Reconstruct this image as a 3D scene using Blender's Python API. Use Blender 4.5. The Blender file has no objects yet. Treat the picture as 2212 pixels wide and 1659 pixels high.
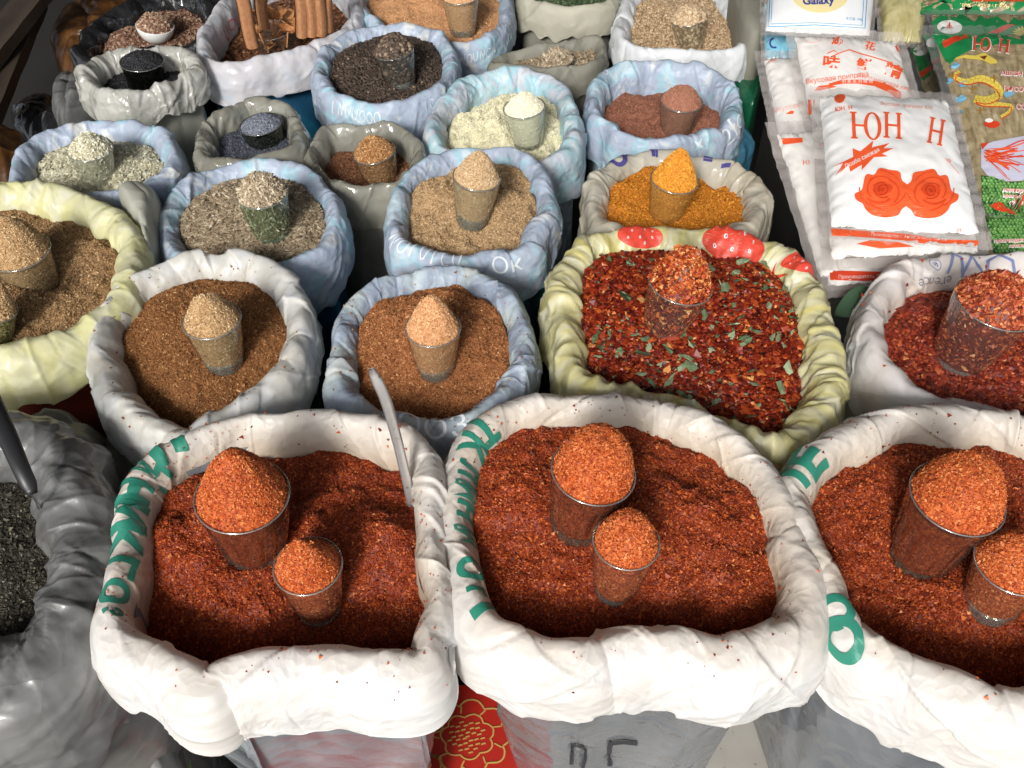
import bpy, math, random
import numpy as np
from mathutils import Vector, Matrix
from mathutils.geometry import tessellate_polygon
R = random.Random(7); NR = np.random.default_rng(7)
D2R = math.radians
# ------------------------------------------------------------------ camera, light, exposure
SC = bpy.context.scene; COL = SC.collection
W, H, F = 2212.0, 1659.0, 2091.0
PITCH = D2R(46.7); CZ = 1.03; RIM = 0.42
cam = bpy.data.cameras.new('camera'); camo = bpy.data.objects.new('camera', cam); COL.objects.link(camo)
camo.location = (0, 0, CZ); camo.rotation_euler = (math.pi/2 - PITCH, 0, 0)
cam.sensor_width = 36; cam.lens = 36*F/W; cam.clip_start = 0.02; cam.clip_end = 200
SC.camera = camo
SUN_EL, SUN_AZ = D2R(34), D2R(-16)          # azimuth measured from straight behind the camera, negative = left
sdir = Vector((math.sin(SUN_AZ)*math.cos(SUN_EL), -math.cos(SUN_AZ)*math.cos(SUN_EL), math.sin(SUN_EL)))
wd = bpy.data.worlds.new('World'); SC.world = wd; wd.use_nodes = True
nt = wd.node_tree; bg = nt.nodes['Background']
sky = nt.nodes.new('ShaderNodeTexSky'); sky.sky_type = 'NISHITA'; sky.sun_disc = False
sky.sun_elevation = SUN_EL; sky.sun_rotation = math.pi + SUN_AZ*-1; sky.air_density = 1.0; sky.dust_density = 3.0
hs = nt.nodes.new('ShaderNodeHueSaturation'); hs.inputs['Saturation'].default_value = 0.45
nt.links.new(sky.outputs[0], hs.inputs['Color']); nt.links.new(hs.outputs[0], bg.inputs['Color'])
bg.inputs['Strength'].default_value = 0.075
sl = bpy.data.lights.new('sun', 'SUN'); sl.energy = 1.5; sl.angle = D2R(13); sl.color = (1.0, 0.985, 0.95)
so = bpy.data.objects.new('sun', sl); COL.objects.link(so); so.rotation_euler = sdir.to_track_quat('Z', 'Y').to_euler()
SC.view_settings.view_transform = 'Standard'; SC.view_settings.look = 'None'
SC.view_settings.exposure = 1.15; SC.view_settings.gamma = 1
SC.cycles.max_bounces = 10; SC.cycles.transparent_max_bounces = 16; SC.cycles.caustics_reflective = False

# ------------------------------------------------------------------ helpers
sp, cp = math.sin(PITCH), math.cos(PITCH)
def P(u, v, z):
    x = (u - W/2)/F; y = (v - H/2)/F
    d = Vector((x, cp - y*sp, -sp - y*cp))
    t = (z - CZ)/d.z
    return Vector((d.x*t, d.y*t, z))
def depth(p): return p.y*cp - (p.z - CZ)*sp
def proj(p):
    d = depth(p); return (W/2 + F*p.x/d, H/2 - F*(p.y*sp + (p.z - CZ)*cp)/d)
def zat(xy, v):           # height on the vertical through xy that shows at picture row v
    k = (H/2 - v)/F       # k*(y cp - Z sp) = y sp + Z cp
    y = xy.y; return CZ + y*(k*cp - sp)/(k*sp + cp)
def lin(c):
    return tuple(((x/255.)/12.92 if x <= 10 else ((x/255. + .055)/1.055)**2.4) for x in c)

def mesh_np(name, V, tris=None, quads=None, rnd=None, uv=None, smooth=True, matidx=None):
    me = bpy.data.meshes.new(name); V = np.asarray(V, np.float32)
    parts, tot, st = [], [], []
    if quads is not None and len(quads): parts.append(np.asarray(quads, np.int32).ravel()); tot.append(np.full(len(quads), 4, np.int32))
    if tris is not None and len(tris): parts.append(np.asarray(tris, np.int32).ravel()); tot.append(np.full(len(tris), 3, np.int32))
    L = np.concatenate(parts); T = np.concatenate(tot); S = np.concatenate([[0], np.cumsum(T)[:-1]]).astype(np.int32)
    me.vertices.add(len(V)); me.vertices.foreach_set('co', V.ravel())
    me.loops.add(len(L)); me.loops.foreach_set('vertex_index', L)
    me.polygons.add(len(T)); me.polygons.foreach_set('loop_start', S)
    try: me.polygons.foreach_set('loop_total', T)
    except Exception: pass
    if matidx is not None: me.polygons.foreach_set('material_index', np.asarray(matidx, np.int32))
    me.update(calc_edges=True)
    me.polygons.foreach_set('use_smooth', np.full(len(T), smooth, bool))
    if rnd is not None:
        a = me.attributes.new('rnd', 'FLOAT', 'FACE'); a.data.foreach_set('value', np.asarray(rnd, np.float32))
    if uv is not None:
        l = me.uv_layers.new(name='UVMap'); l.data.foreach_set('uv', np.asarray(uv, np.float32)[L].ravel())
    me.validate(); return me
def obj(name, me, mats, parent=None, loc=None):
    o = bpy.data.objects.new(name, me); COL.objects.link(o)
    for m in (mats if isinstance(mats, (list, tuple)) else [mats]):
        if m is not None and len(me.materials) < (len(mats) if isinstance(mats, (list, tuple)) else 1): me.materials.append(m)
    if parent: o.parent = parent
    if loc is not None: o.location = loc
    return o
def tag(o, label=None, cat=None, group=None, kind=None):
    if label: o['label'] = label
    if cat: o['category'] = cat
    if group: o['group'] = group
    if kind: o['kind'] = kind
    return o
def empty(name, loc, label, cat, group=None):
    o = bpy.data.objects.new(name, None); COL.objects.link(o); o.location = loc; o.empty_display_size = .05
    return tag(o, label, cat, group)

def hashn(ix, iy, seed):
    h = (ix.astype(np.int64)*374761393 + iy.astype(np.int64)*668265263 + seed*974634777) & 0xffffffff
    h = ((h ^ (h >> 13))*1274126177) & 0xffffffff
    return ((h ^ (h >> 16)) & 0xffff)/65535.0
def vnoise(x, y, seed=0):
    ix, iy = np.floor(x), np.floor(y); fx, fy = x - ix, y - iy
    fx = fx*fx*(3 - 2*fx); fy = fy*fy*(3 - 2*fy)
    a, b = hashn(ix, iy, seed), hashn(ix + 1, iy, seed); c, d = hashn(ix, iy + 1, seed), hashn(ix + 1, iy + 1, seed)
    return (a*(1 - fx) + b*fx)*(1 - fy) + (c*(1 - fx) + d*fx)*fy - .5
def fbm(x, y, seed=0, oct=4):
    s, a = 0, 1.0
    for o in range(oct): s = s + a*vnoise(x*2**o, y*2**o, seed + o*17); a *= .5
    return s
def trin(x, y, seed, per=0):   # facetted noise: flat triangles meeting in sharp creases
    ix, iy = np.floor(x), np.floor(y); fx, fy = x-ix, y-iy
    w = (lambda i: np.mod(i, per)) if per else (lambda i: i)
    a, b = hashn(w(ix), iy, seed), hashn(w(ix+1), iy, seed); c, d = hashn(w(ix), iy+1, seed), hashn(w(ix+1), iy+1, seed)
    flip = hashn(w(ix), iy, seed+91) > .5
    r1 = np.where(fx > fy, a+fx*(b-a)+fy*(d-b), a+fy*(c-a)+fx*(d-c)); fx2 = 1-fx
    r2 = np.where(fx2 > fy, b+fx2*(a-b)+fy*(c-a), b+fy*(d-b)+fx2*(c-d)); return np.where(flip, r2, r1)-.5
def ridg(x, y, seed=0, oct=3):
    s, a = 0, 1.0
    for o in range(oct): s = s + a*(1 - 2*np.abs(vnoise(x*2**o, y*2**o, seed + o*31))*2); a *= .5
    return s

# ------------------------------------------------------------------ materials
def newmat(name):
    m = bpy.data.materials.new(name); m.use_nodes = True; n = m.node_tree; n.nodes.clear()
    out = n.nodes.new('ShaderNodeOutputMaterial'); return m, n, out
def N(n, t, **kw):
    x = n.nodes.new(t)
    for k, v in kw.items():
        if hasattr(x, k): setattr(x, k, v)
        else: x.inputs[k.replace('_', ' ')].default_value = v
    return x
def rgba(c): return (c[0], c[1], c[2], 1)
def simple(name, c, rough=.5, metal=0, coat=0):
    m, n, o = newmat(name); b = N(n, 'ShaderNodeBsdfPrincipled'); b.inputs['Base Color'].default_value = rgba(c)
    b.inputs['Roughness'].default_value = rough; b.inputs['Metallic'].default_value = metal; b.inputs['Coat Weight'].default_value = coat
    n.links.new(b.outputs[0], o.inputs[0]); return m
def ramp(n, stops, interp='LINEAR'):
    r = N(n, 'ShaderNodeValToRGB'); cr = r.color_ramp; cr.interpolation = interp
    while len(cr.elements) < len(stops): cr.elements.new(.5)
    for e, (p, c) in zip(cr.elements, stops): e.position = p; e.color = rgba(c)
    return r
def plastic(name, stops, cscale=9, rough=.42, transl=.22, clear=0., bump=.5, bscale=45, stretch=(1, 1), stain=None, coat=0., weave=0., seedz=0.):
    """sack plastic: colour patches by noise over the unrolled sheet, fine crinkle as relief"""
    gl = coat >= .6; rough = rough if gl else min(.6, rough+.10); coat *= 1. if gl else .45; bump *= .75
    m, n, o = newmat(name); L = n.links.new
    tc = N(n, 'ShaderNodeTexCoord'); mp = N(n, 'ShaderNodeMapping'); mp.inputs['Scale'].default_value = (stretch[0], stretch[1], 1)
    mp.inputs['Location'].default_value = (seedz, seedz*1.7, seedz)
    L(tc.outputs['UV'], mp.inputs[0])
    no = N(n, 'ShaderNodeTexNoise'); no.inputs['Scale'].default_value = cscale; no.inputs['Detail'].default_value = 3; no.inputs['Distortion'].default_value = .6
    L(mp.outputs[0], no.inputs['Vector']); r = ramp(n, stops); L(no.outputs[0], r.inputs[0]); col = r.outputs[0]
    if stain:
        n2 = N(n, 'ShaderNodeTexNoise'); n2.inputs['Scale'].default_value = 14; n2.inputs['Detail'].default_value = 5; L(tc.outputs['Object'], n2.inputs['Vector'])
        mr = N(n, 'ShaderNodeMapRange'); mr.inputs[1].default_value = .5; mr.inputs[2].default_value = .75; mr.inputs[4].default_value = stain[1]
        L(n2.outputs[0], mr.inputs[0])
        at = N(n, 'ShaderNodeAttribute'); at.attribute_name = 'stain'
        ad = N(n, 'ShaderNodeMath', operation='MULTIPLY_ADD'); ad.inputs[1].default_value = stain[2]; L(at.outputs['Fac'], ad.inputs[0]); L(mr.outputs[0], ad.inputs[2]); ad.use_clamp = True
        mx = N(n, 'ShaderNodeMix', data_type='RGBA'); L(ad.outputs[0], mx.inputs[0]); L(col, mx.inputs[6]); mx.inputs[7].default_value = rgba(stain[0]); col = mx.outputs[2]
    # relief: ridged wrinkles + cellular facets
    v = N(n, 'ShaderNodeTexNoise'); v.noise_type = 'RIDGED_MULTIFRACTAL'; v.inputs['Scale'].default_value = bscale*.45; v.inputs['Detail'].default_value = 3; v.inputs['Distortion'].default_value = 1.2
    L(tc.outputs['UV'], v.inputs['Vector'])
    dn = N(n, 'ShaderNodeTexNoise'); dn.inputs['Scale'].default_value = 25; L(tc.outputs['UV'], dn.inputs['Vector'])
    mxv = N(n, 'ShaderNodeMix', data_type='RGBA', blend_type='ADD'); mxv.inputs[0].default_value = .03; L(tc.outputs['UV'], mxv.inputs[6]); L(dn.outputs['Color'], mxv.inputs[7])
    vo = N(n, 'ShaderNodeTexVoronoi'); vo.inputs['Scale'].default_value = bscale; L(mxv.outputs[2], vo.inputs['Vector'])
    ad = N(n, 'ShaderNodeMath', operation='MULTIPLY_ADD'); ad.inputs[1].default_value = .45; L(v.outputs[0], ad.inputs[0])
    vs = N(n, 'ShaderNodeMath', operation='MULTIPLY'); vs.inputs[1].default_value = .45; L(vo.outputs['Distance'], vs.inputs[0]); L(vs.outputs[0], ad.inputs[2])
    hgt = ad.outputs[0]
    if weave:
        ck = N(n, 'ShaderNodeTexWave'); ck.inputs['Scale'].default_value = 160; L(tc.outputs['UV'], ck.inputs['Vector'])
        a2 = N(n, 'ShaderNodeMath', operation='MULTIPLY_ADD'); a2.inputs[1].default_value = weave; L(ck.outputs['Fac'], a2.inputs[0]); L(hgt, a2.inputs[2]); hgt = a2.outputs[0]
    bp = N(n, 'ShaderNodeBump'); bp.inputs['Strength'].default_value = bump; bp.inputs['Distance'].default_value = .004; L(hgt, bp.inputs['Height'])
    b = N(n, 'ShaderNodeBsdfPrincipled'); L(col, b.inputs['Base Color']); b.inputs['Roughness'].default_value = rough; L(bp.outputs[0], b.inputs['Normal'])
    b.inputs['Coat Weight'].default_value = coat; b.inputs['Coat Roughness'].default_value = .12; L(bp.outputs[0], b.inputs['Coat Normal'])
    sh = b.outputs[0]
    if transl:
        t = N(n, 'ShaderNodeBsdfTranslucent'); L(col, t.inputs[0]); mx = N(n, 'ShaderNodeMixShader'); mx.inputs[0].default_value = transl
        L(sh, mx.inputs[1]); L(t.outputs[0], mx.inputs[2]); sh = mx.outputs[0]
    if clear:
        t = N(n, 'ShaderNodeBsdfTransparent'); mx = N(n, 'ShaderNodeMixShader'); mx.inputs[0].default_value = clear
        L(sh, mx.inputs[1]); L(t.outputs[0], mx.inputs[2]); sh = mx.outputs[0]
    L(sh, o.inputs[0]); return m
def grainmat(name, stops, rough=.75, spec=.3, bump=0):
    m, n, o = newmat(name); L = n.links.new
    a = N(n, 'ShaderNodeAttribute'); a.attribute_name = 'rnd'; r = ramp(n, stops); L(a.outputs['Fac'], r.inputs[0])
    b = N(n, 'ShaderNodeBsdfPrincipled'); L(r.outputs[0], b.inputs['Base Color']); b.inputs['Roughness'].default_value = rough
    b.inputs['Specular IOR Level'].default_value = spec
    if bump:
        tc = N(n, 'ShaderNodeTexCoord'); no = N(n, 'ShaderNodeTexNoise'); no.inputs['Scale'].default_value = 900; no.inputs['Detail'].default_value = 4; L(tc.outputs['Object'], no.inputs['Vector'])
        bp = N(n, 'ShaderNodeBump'); bp.inputs['Strength'].default_value = bump; bp.inputs['Distance'].default_value = .0015; L(no.outputs[0], bp.inputs['Height']); L(bp.outputs[0], b.inputs['Normal'])
    L(b.outputs[0], o.inputs[0]); return m
def filmmat(name, tint=(.95, .96, .96), base=.05, edge=.6, rough=.06, milky=0., bump=0., milkc=(.8, .8, .8)):
    """thin clear wall (glass or film): see-through with a sheen that grows towards grazing view"""
    m, n, o = newmat(name); L = n.links.new
    t = N(n, 'ShaderNodeBsdfTransparent'); t.inputs[0].default_value = rgba(tint)
    g = N(n, 'ShaderNodeBsdfGlossy'); g.inputs['Roughness'].default_value = rough
    lw = N(n, 'ShaderNodeLayerWeight'); lw.inputs['Blend'].default_value = .5
    pw = N(n, 'ShaderNodeMath', operation='POWER'); L(lw.outputs['Facing'], pw.inputs[0]); pw.inputs[1].default_value = 3
    ma = N(n, 'ShaderNodeMath', operation='MULTIPLY_ADD'); L(pw.outputs[0], ma.inputs[0]); ma.inputs[1].default_value = edge; ma.inputs[2].default_value = base
    if bump:
        tc = N(n, 'ShaderNodeTexCoord'); vo = N(n, 'ShaderNodeTexNoise'); vo.noise_type = 'RIDGED_MULTIFRACTAL'; vo.inputs['Scale'].default_value = 22; vo.inputs['Distortion'].default_value = 1.5
        L(tc.outputs['Object'], vo.inputs['Vector']); bp = N(n, 'ShaderNodeBump'); bp.inputs['Strength'].default_value = bump; bp.inputs['Distance'].default_value = .006
        L(vo.outputs[0], bp.inputs['Height']); L(bp.outputs[0], g.inputs['Normal'])
    base_sh = t.outputs[0]
    if milky:
        d = N(n, 'ShaderNodeBsdfDiffuse'); d.inputs[0].default_value = rgba(milkc); mm = N(n, 'ShaderNodeMixShader'); mm.inputs[0].default_value = milky
        L(t.outputs[0], mm.inputs[1]); L(d.outputs[0], mm.inputs[2]); base_sh = mm.outputs[0]
    mx = N(n, 'ShaderNodeMixShader'); L(ma.outputs[0], mx.inputs[0]); L(base_sh, mx.inputs[1]); L(g.outputs[0], mx.inputs[2]); L(mx.outputs[0], o.inputs[0]); return m

WHITE = [(.3, (.73, .71, .68)), (.55, (.77, .765, .75)), (.75, (.77, .775, .79))]
M = {}
M['white_liner'] = plastic('white_woven_plastic', WHITE, rough=.38, transl=.25, bump=.7, bscale=36, stain=((.62, .43, .23), .20, 1.1), coat=.12)
M['white_liner2'] = plastic('white_liner_cool', [(.3, (.74, .73, .71)), (.7, (.80, .81, .84))], rough=.35, transl=.25, bump=.3, bscale=30, stain=((.60, .36, .2), .2, .7), coat=.2)
M['grey_film'] = plastic('grey_outer_plastic', [(.3, (.12, .13, .14)), (.7, (.19, .20, .215))], cscale=6, rough=.27, transl=.05, bump=1.6, bscale=13, stretch=(1, .35), coat=.6)
M['silver_film'] = plastic('pale_grey_outer_plastic', [(.3, (.14, .155, .17)), (.7, (.30, .325, .345))], cscale=6, rough=.27, transl=.1, bump=1.6, bscale=12, stretch=(1, .35), coat=.6)
M['cream_rim'] = plastic('greyish_white_plastic', [(.3, (.58, .58, .54)), (.5, (.70, .71, .69)), (.7, (.72, .75, .79))], cscale=14, rough=.36, transl=.2, bump=.4, bscale=30, coat=.2, stain=((.5, .38, .24), .25, .5))
BL = [(.30, (.66, .68, .68)), (.40, (.38, .45, .57)), (.52, (.44, .50, .61)), (.58, (.36, .57, .68)), (.66, (.54, .65, .72)), (.74, (.46, .52, .63))]
M['blue_rim'] = plastic('blue_printed_plastic', BL, cscale=8, rough=.4, transl=.15, bump=.8, bscale=32, seedz=1.3, coat=.1)
M['blue_rim2'] = plastic('blue_printed_plastic_b', BL, cscale=8, rough=.4, transl=.15, bump=.8, bscale=32, seedz=7.7, coat=.1)
M['cyan_rim'] = plastic('pale_cyan_plastic', [(.3, (.66, .72, .74)), (.45, (.42, .66, .74)), (.55, (.55, .60, .68)), (.7, (.66, .68, .70))], cscale=8, rough=.35, transl=.2, bump=.8, bscale=32, seedz=3.1, coat=.15)
M['slate_rim'] = plastic('slate_blue_plastic', [(.3, (.27, .32, .42)), (.45, (.35, .41, .50)), (.55, (.42, .50, .54)), (.68, (.55, .57, .55))], cscale=9, rough=.4, transl=.12, bump=.8, bscale=34, seedz=5.1)
M['lilac_rim'] = plastic('milky_lilac_plastic', [(.3, (.62, .63, .70)), (.5, (.70, .68, .70)), (.7, (.60, .66, .74))], cscale=7, rough=.25, transl=.25, bump=.5, bscale=28, seedz=2, coat=.4)
M['yellow_rim'] = plastic('yellow_plastic', [(.3, (.72, .70, .34)), (.5, (.77, .75, .46)), (.7, (.80, .79, .60))], cscale=8, rough=.32, transl=.3, bump=.5, bscale=30, stretch=(2, 1), seedz=4, coat=.3)
M['yellow_rim2'] = plastic('pale_yellow_plastic', [(.3, (.64, .57, .20)), (.48, (.72, .67, .36)), (.7, (.77, .75, .58))], cscale=9, rough=.32, transl=.3, bump=.5, bscale=30, stretch=(3, .6), seedz=9, coat=.3)
M['clear_beige'] = plastic('cloudy_beige_film', [(.3, (.56, .50, .38)), (.7, (.70, .66, .56))], cscale=7, rough=.16, transl=.25, clear=.12, bump=.7, bscale=24, coat=.6)
M['clear_grey'] = plastic('cloudy_grey_film', [(.3, (.27, .26, .21)), (.7, (.42, .41, .35))], cscale=7, rough=.14, transl=.15, clear=.25, bump=.8, bscale=24, coat=.8)
M['clear_pale'] = plastic('cloudy_pale_film', [(.3, (.42, .42, .37)), (.7, (.62, .61, .57))], cscale=9, rough=.16, transl=.2, clear=.12, bump=.9, bscale=34, coat=.8)
M['canvas'] = plastic('olive_grey_canvas', [(.3, (.17, .165, .13)), (.7, (.23, .22, .18))], cscale=6, rough=.8, transl=0, bump=.2, bscale=20, weave=.4)
M['canvas_pale'] = plastic('sand_canvas', [(.3, (.34, .33, .26)), (.7, (.42, .40, .32))], cscale=6, rough=.8, transl=0, bump=.2, bscale=20, weave=.4)
M['white_crisp'] = plastic('white_crisp_plastic', [(.3, (.70, .72, .74)), (.7, (.80, .82, .83))], cscale=6, rough=.35, transl=.2, bump=.35, bscale=26, coat=.2)
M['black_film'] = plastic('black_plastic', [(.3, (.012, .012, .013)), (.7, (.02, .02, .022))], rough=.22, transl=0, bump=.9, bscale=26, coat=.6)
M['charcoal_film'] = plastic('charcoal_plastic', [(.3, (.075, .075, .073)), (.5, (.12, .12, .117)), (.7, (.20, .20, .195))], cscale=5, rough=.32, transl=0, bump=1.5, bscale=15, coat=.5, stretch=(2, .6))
M['grey_bag'] = plastic('crumpled_grey_plastic', [(.3, (.11, .11, .10)), (.5, (.17, .167, .155)), (.7, (.28, .27, .25))], cscale=7, rough=.3, transl=.1, bump=1.4, bscale=12, coat=.5)
M['navy_body'] = plastic('deep_blue_printed_plastic', [(.3, (.01, .03, .07)), (.5, (.015, .09, .17)), (.62, (.02, .20, .32)), (.7, (.05, .33, .45))], cscale=6, rough=.3, transl=0, bump=.5, bscale=20, stretch=(1, .5), coat=.2)
M['dark_body'] = plastic('dark_grey_woven', [(.3, (.05, .05, .055)), (.7, (.09, .09, .09))], rough=.5, transl=0, bump=.5, bscale=18)
M['red_body'] = plastic('dark_red_plastic', [(.3, (.11, .014, .01)), (.7, (.20, .032, .022))], cscale=5, rough=.35, transl=0, bump=.6, bscale=14, stretch=(1, .5))
M['pale_body'] = plastic('pale_grey_film', [(.3, (.33, .33, .28)), (.7, (.42, .42, .36))], rough=.3, transl=.05, bump=.15, bscale=14, coat=.2)
M['orange_film'] = plastic('shaded_amber_plastic', [(.35, (.03, .011, .004)), (.5, (.09, .036, .01)), (.7, (.17, .075, .02))], cscale=9, rough=.3, transl=.15, bump=.7, bscale=18, coat=.3)  # colour darkened to carry the shade the amber bags lie in
M['glass'] = filmmat('tumbler_glass', (.84, .86, .83), .10, .9, .05, .025, 0, (.75, .77, .74))  # faint milky share stands in for bright streaks of refracted light
M['glass_dusty'] = filmmat('dusty_tumbler_glass', (.60, .55, .49), .12, .9, .06, .03, 0, (.6, .5, .42))
M['glass_green'] = filmmat('green_tumbler_glass', (.70, .84, .76), .06, .75, .04)
M['glass_dark'] = filmmat('smoky_glass', (.35, .36, .30), .06, .5, .05)
m, n, o = newmat('thick_glass'); g = N(n, 'ShaderNodeBsdfGlass'); g.inputs['IOR'].default_value = 1.5; g.inputs['Color'].default_value = (.93, .97, .94, 1); g.inputs['Roughness'].default_value = .02
df = N(n, 'ShaderNodeBsdfDiffuse'); df.inputs[0].default_value = (.7, .72, .69, 1); mx = N(n, 'ShaderNodeMixShader'); mx.inputs[0].default_value = .18; n.links.new(g.outputs[0], mx.inputs[1]); n.links.new(df.outputs[0], mx.inputs[2])  # white diffuse share paints the bright refraction into the thick base
n.links.new(mx.outputs[0], o.inputs[0]); M['glass_solid'] = m
M['glass_lip'] = filmmat('glass_lip', (.9, .9, .88), .25, .6, .05, .12, 0, (.8, .8, .78))
M['steel'] = simple('worn_steel', (.62, .61, .60), .28, 1)
M['black_handle'] = simple('black_rubber_handle', (.018, .018, .02), .42)
M['porcelain'] = simple('white_porcelain', (.72, .72, .70), .2, 0, .3)
M['green_ink'] = plastic('green_ink', [(.35, (.02, .19, .13)), (.7, (.04, .27, .19))], cscale=60, rough=.4, transl=0, bump=.1)
M['ink_blue'] = simple('blue_ink', (.16, .19, .36), .45)
M['ink_lav'] = simple('violet_ink', (.07, .06, .22), .4)
M['ink_grey'] = simple('grey_ink', (.20, .20, .23), .45)
M['ink_white'] = simple('white_paint_marker', (.70, .74, .78), .5)
M['ink_red'] = simple('red_print', (.62, .06, .035), .42)
M['ink_orange'] = simple('orange_red_print', (.78, .105, .03), .42)
M['ink_rose_mid'] = simple('rose_print_mid', (.62, .06, .015), .42)
M['ink_rose_dark'] = simple('rose_print_dark', (.42, .03, .008), .42)
M['ink_black'] = simple('black_marker', (.02, .022, .03), .5)

# spices: list of colours dark to light
M['chili'] = grainmat('ground_red_chili', [(0, (.075, .007, .002)), (.25, (.17, .019, .003)), (.5, (.27, .036, .006)), (.75, (.52, .105, .018)), (1, (.66, .23, .07))], .6, .4)
M['chiliflake'] = grainmat('chili_flakes', [(0, (.035, .003, .002)), (.3, (.12, .009, .004)), (.55, (.26, .026, .008)), (.75, (.44, .075, .016)), (.9, (.62, .18, .04)), (1, (.72, .36, .12))], .42, .5)
M['chiliflake_b'] = grainmat('maroon_chili_flakes', [(0, (.06, .009, .007)), (.3, (.16, .018, .009)), (.6, (.32, .042, .016)), (.85, (.48, .11, .035)), (1, (.64, .27, .10))], .5, .5)
M['coriander'] = grainmat('ground_coriander', [(0, (.11, .06, .026)), (.3, (.25, .145, .066)), (.75, (.46, .29, .14)), (1, (.68, .50, .29))])
M['cumin_brown'] = grainmat('ground_brown_spice', [(0, (.07, .025, .008)), (.3, (.20, .080, .025)), (.75, (.34, .155, .055)), (1, (.66, .42, .2))])
M['cumin_red'] = grainmat('ground_reddish_spice', [(0, (.09, .028, .009)), (.3, (.27, .095, .032)), (.75, (.44, .19, .07)), (1, (.72, .42, .2))])
M['tan'] = grainmat('tan_powder', [(0, (.18, .10, .045)), (.3, (.38, .245, .125)), (.75, (.52, .36, .20)), (1, (.70, .54, .36))])
M['turmeric'] = grainmat('turmeric', [(0, (.20, .05, .003)), (.3, (.40, .135, .010)), (.55, (.54, .20, .016)), (.8, (.68, .30, .03)), (1, (.76, .42, .08))])
M['cream'] = grainmat('cream_powder', [(0, (.50, .45, .25)), (.3, (.68, .64, .44)), (.8, (.78, .75, .60)), (1, (.86, .84, .74))])
M['rustpowder'] = grainmat('rust_powder', [(0, (.13, .045, .025)), (.3, (.25, .10, .062)), (.8, (.36, .16, .10)), (1, (.5, .26, .18))])
M['peach'] = grainmat('peach_powder', [(0, (.38, .18, .08)), (.5, (.56, .31, .15)), (1, (.68, .44, .26))])
M['ricey'] = grainmat('pale_grains', [(0, (.34, .31, .20)), (.3, (.50, .47, .34)), (.8, (.66, .63, .48)), (1, (.80, .78, .66))], .5)
M['cuminseed'] = grainmat('cumin_seed', [(0, (.10, .075, .045)), (.3, (.24, .18, .115)), (.7, (.37, .29, .195)), (1, (.62, .53, .40))], .6)
M['peppercorn'] = grainmat('black_peppercorn', [(0, (.018, .013, .010)), (.5, (.055, .036, .026)), (.9, (.11, .075, .052)), (1, (.28, .20, .14))], .55, .4, .25)
M['corianderseed'] = grainmat('coriander_seed', [(0, (.20, .13, .07)), (.5, (.42, .29, .17)), (1, (.62, .48, .32))], .55)
M['blackseed'] = grainmat('black_seed', [(0, (.006, .006, .007)), (.7, (.014, .014, .016)), (1, (.04, .04, .045))], .4)
M['poppy'] = grainmat('poppy_seed', [(0, (.03, .035, .045)), (.5, (.09, .10, .125)), (1, (.24, .26, .31))], .5)
M['groundpepper'] = grainmat('ground_black_pepper', [(0, (.015, .013, .010)), (.5, (.055, .048, .036)), (.85, (.14, .125, .09)), (1, (.40, .36, .28))])
M['darkspice'] = grainmat('dark_brown_spice', [(0, (.05, .018, .008)), (.4, (.16, .065, .03)), (.85, (.28, .13, .065)), (1, (.46, .27, .16))])
M['granule'] = grainmat('brown_granules', [(0, (.09, .04, .025)), (.4, (.22, .12, .08)), (.85, (.42, .28, .19)), (1, (.62, .48, .36))], .6)
M['herb'] = grainmat('dried_parsley', [(0, (.04, .065, .03)), (.5, (.12, .17, .085)), (1, (.30, .36, .22))], .6)
M['bark'] = grainmat('cinnamon_bark', [(0, (.18, .07, .028)), (.5, (.34, .155, .07)), (1, (.50, .27, .14))], .6)
M['petal'] = grainmat('dried_flower', [(0, (.28, .10, .04)), (.5, (.52, .23, .09)), (1, (.68, .36, .17))], .5)

# ------------------------------------------------------------------ grain scatter
def ico(sub=1):
    import bmesh
    bm = bmesh.new(); bmesh.ops.create_icosphere(bm, subdivisions=sub, radius=1)
    v = np.array([x.co[:] for x in bm.verts]); f = np.array([[q.index for q in p.verts] for p in bm.faces]); bm.free(); return v, f
def tmpl(kind):
    if kind == 'chunk':
        return np.array([(1, .1, -.5), (-.6, .9, -.4), (-.5, -.9, -.5), (.1, 0, .9)]), np.array([(0, 1, 3), (1, 2, 3), (2, 0, 3), (0, 2, 1)])
    if kind == 'flake':
        return np.array([(1, .1, 0), (.2, .8, .12), (-.9, .35, -.1), (-.3, -.8, .1), (0, 0, .22), (.05, 0, -.1)]), \
            np.array([(0, 1, 4), (1, 2, 4), (2, 3, 4), (3, 0, 4), (1, 0, 5), (2, 1, 5), (3, 2, 5), (0, 3, 5)])
    if kind == 'seed':
        v = [(-1, 0, 0)] + [(-.3 + .0*i, .3*math.cos(a), .3*math.sin(a)) for i, a in enumerate(np.linspace(0, 2*math.pi, 6)[:-1])] + \
            [(.45, .24*math.cos(a), .24*math.sin(a)) for a in np.linspace(0, 2*math.pi, 6)[:-1]] + [(1, 0, .05)]
        f = []
        for i in range(5):
            j = (i + 1) % 5; f += [(0, 1 + j, 1 + i), (1 + i, 1 + j, 6 + i), (1 + j, 6 + j, 6 + i), (6 + i, 6 + j, 11)]
        return np.array(v), np.array(f)
    if kind == 'ball': return ico(2)
    if kind == 'ballet': return ico(1)
TM = {k: tmpl(k) for k in ('chunk', 'flake', 'seed', 'ball', 'ballet')}
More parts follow.
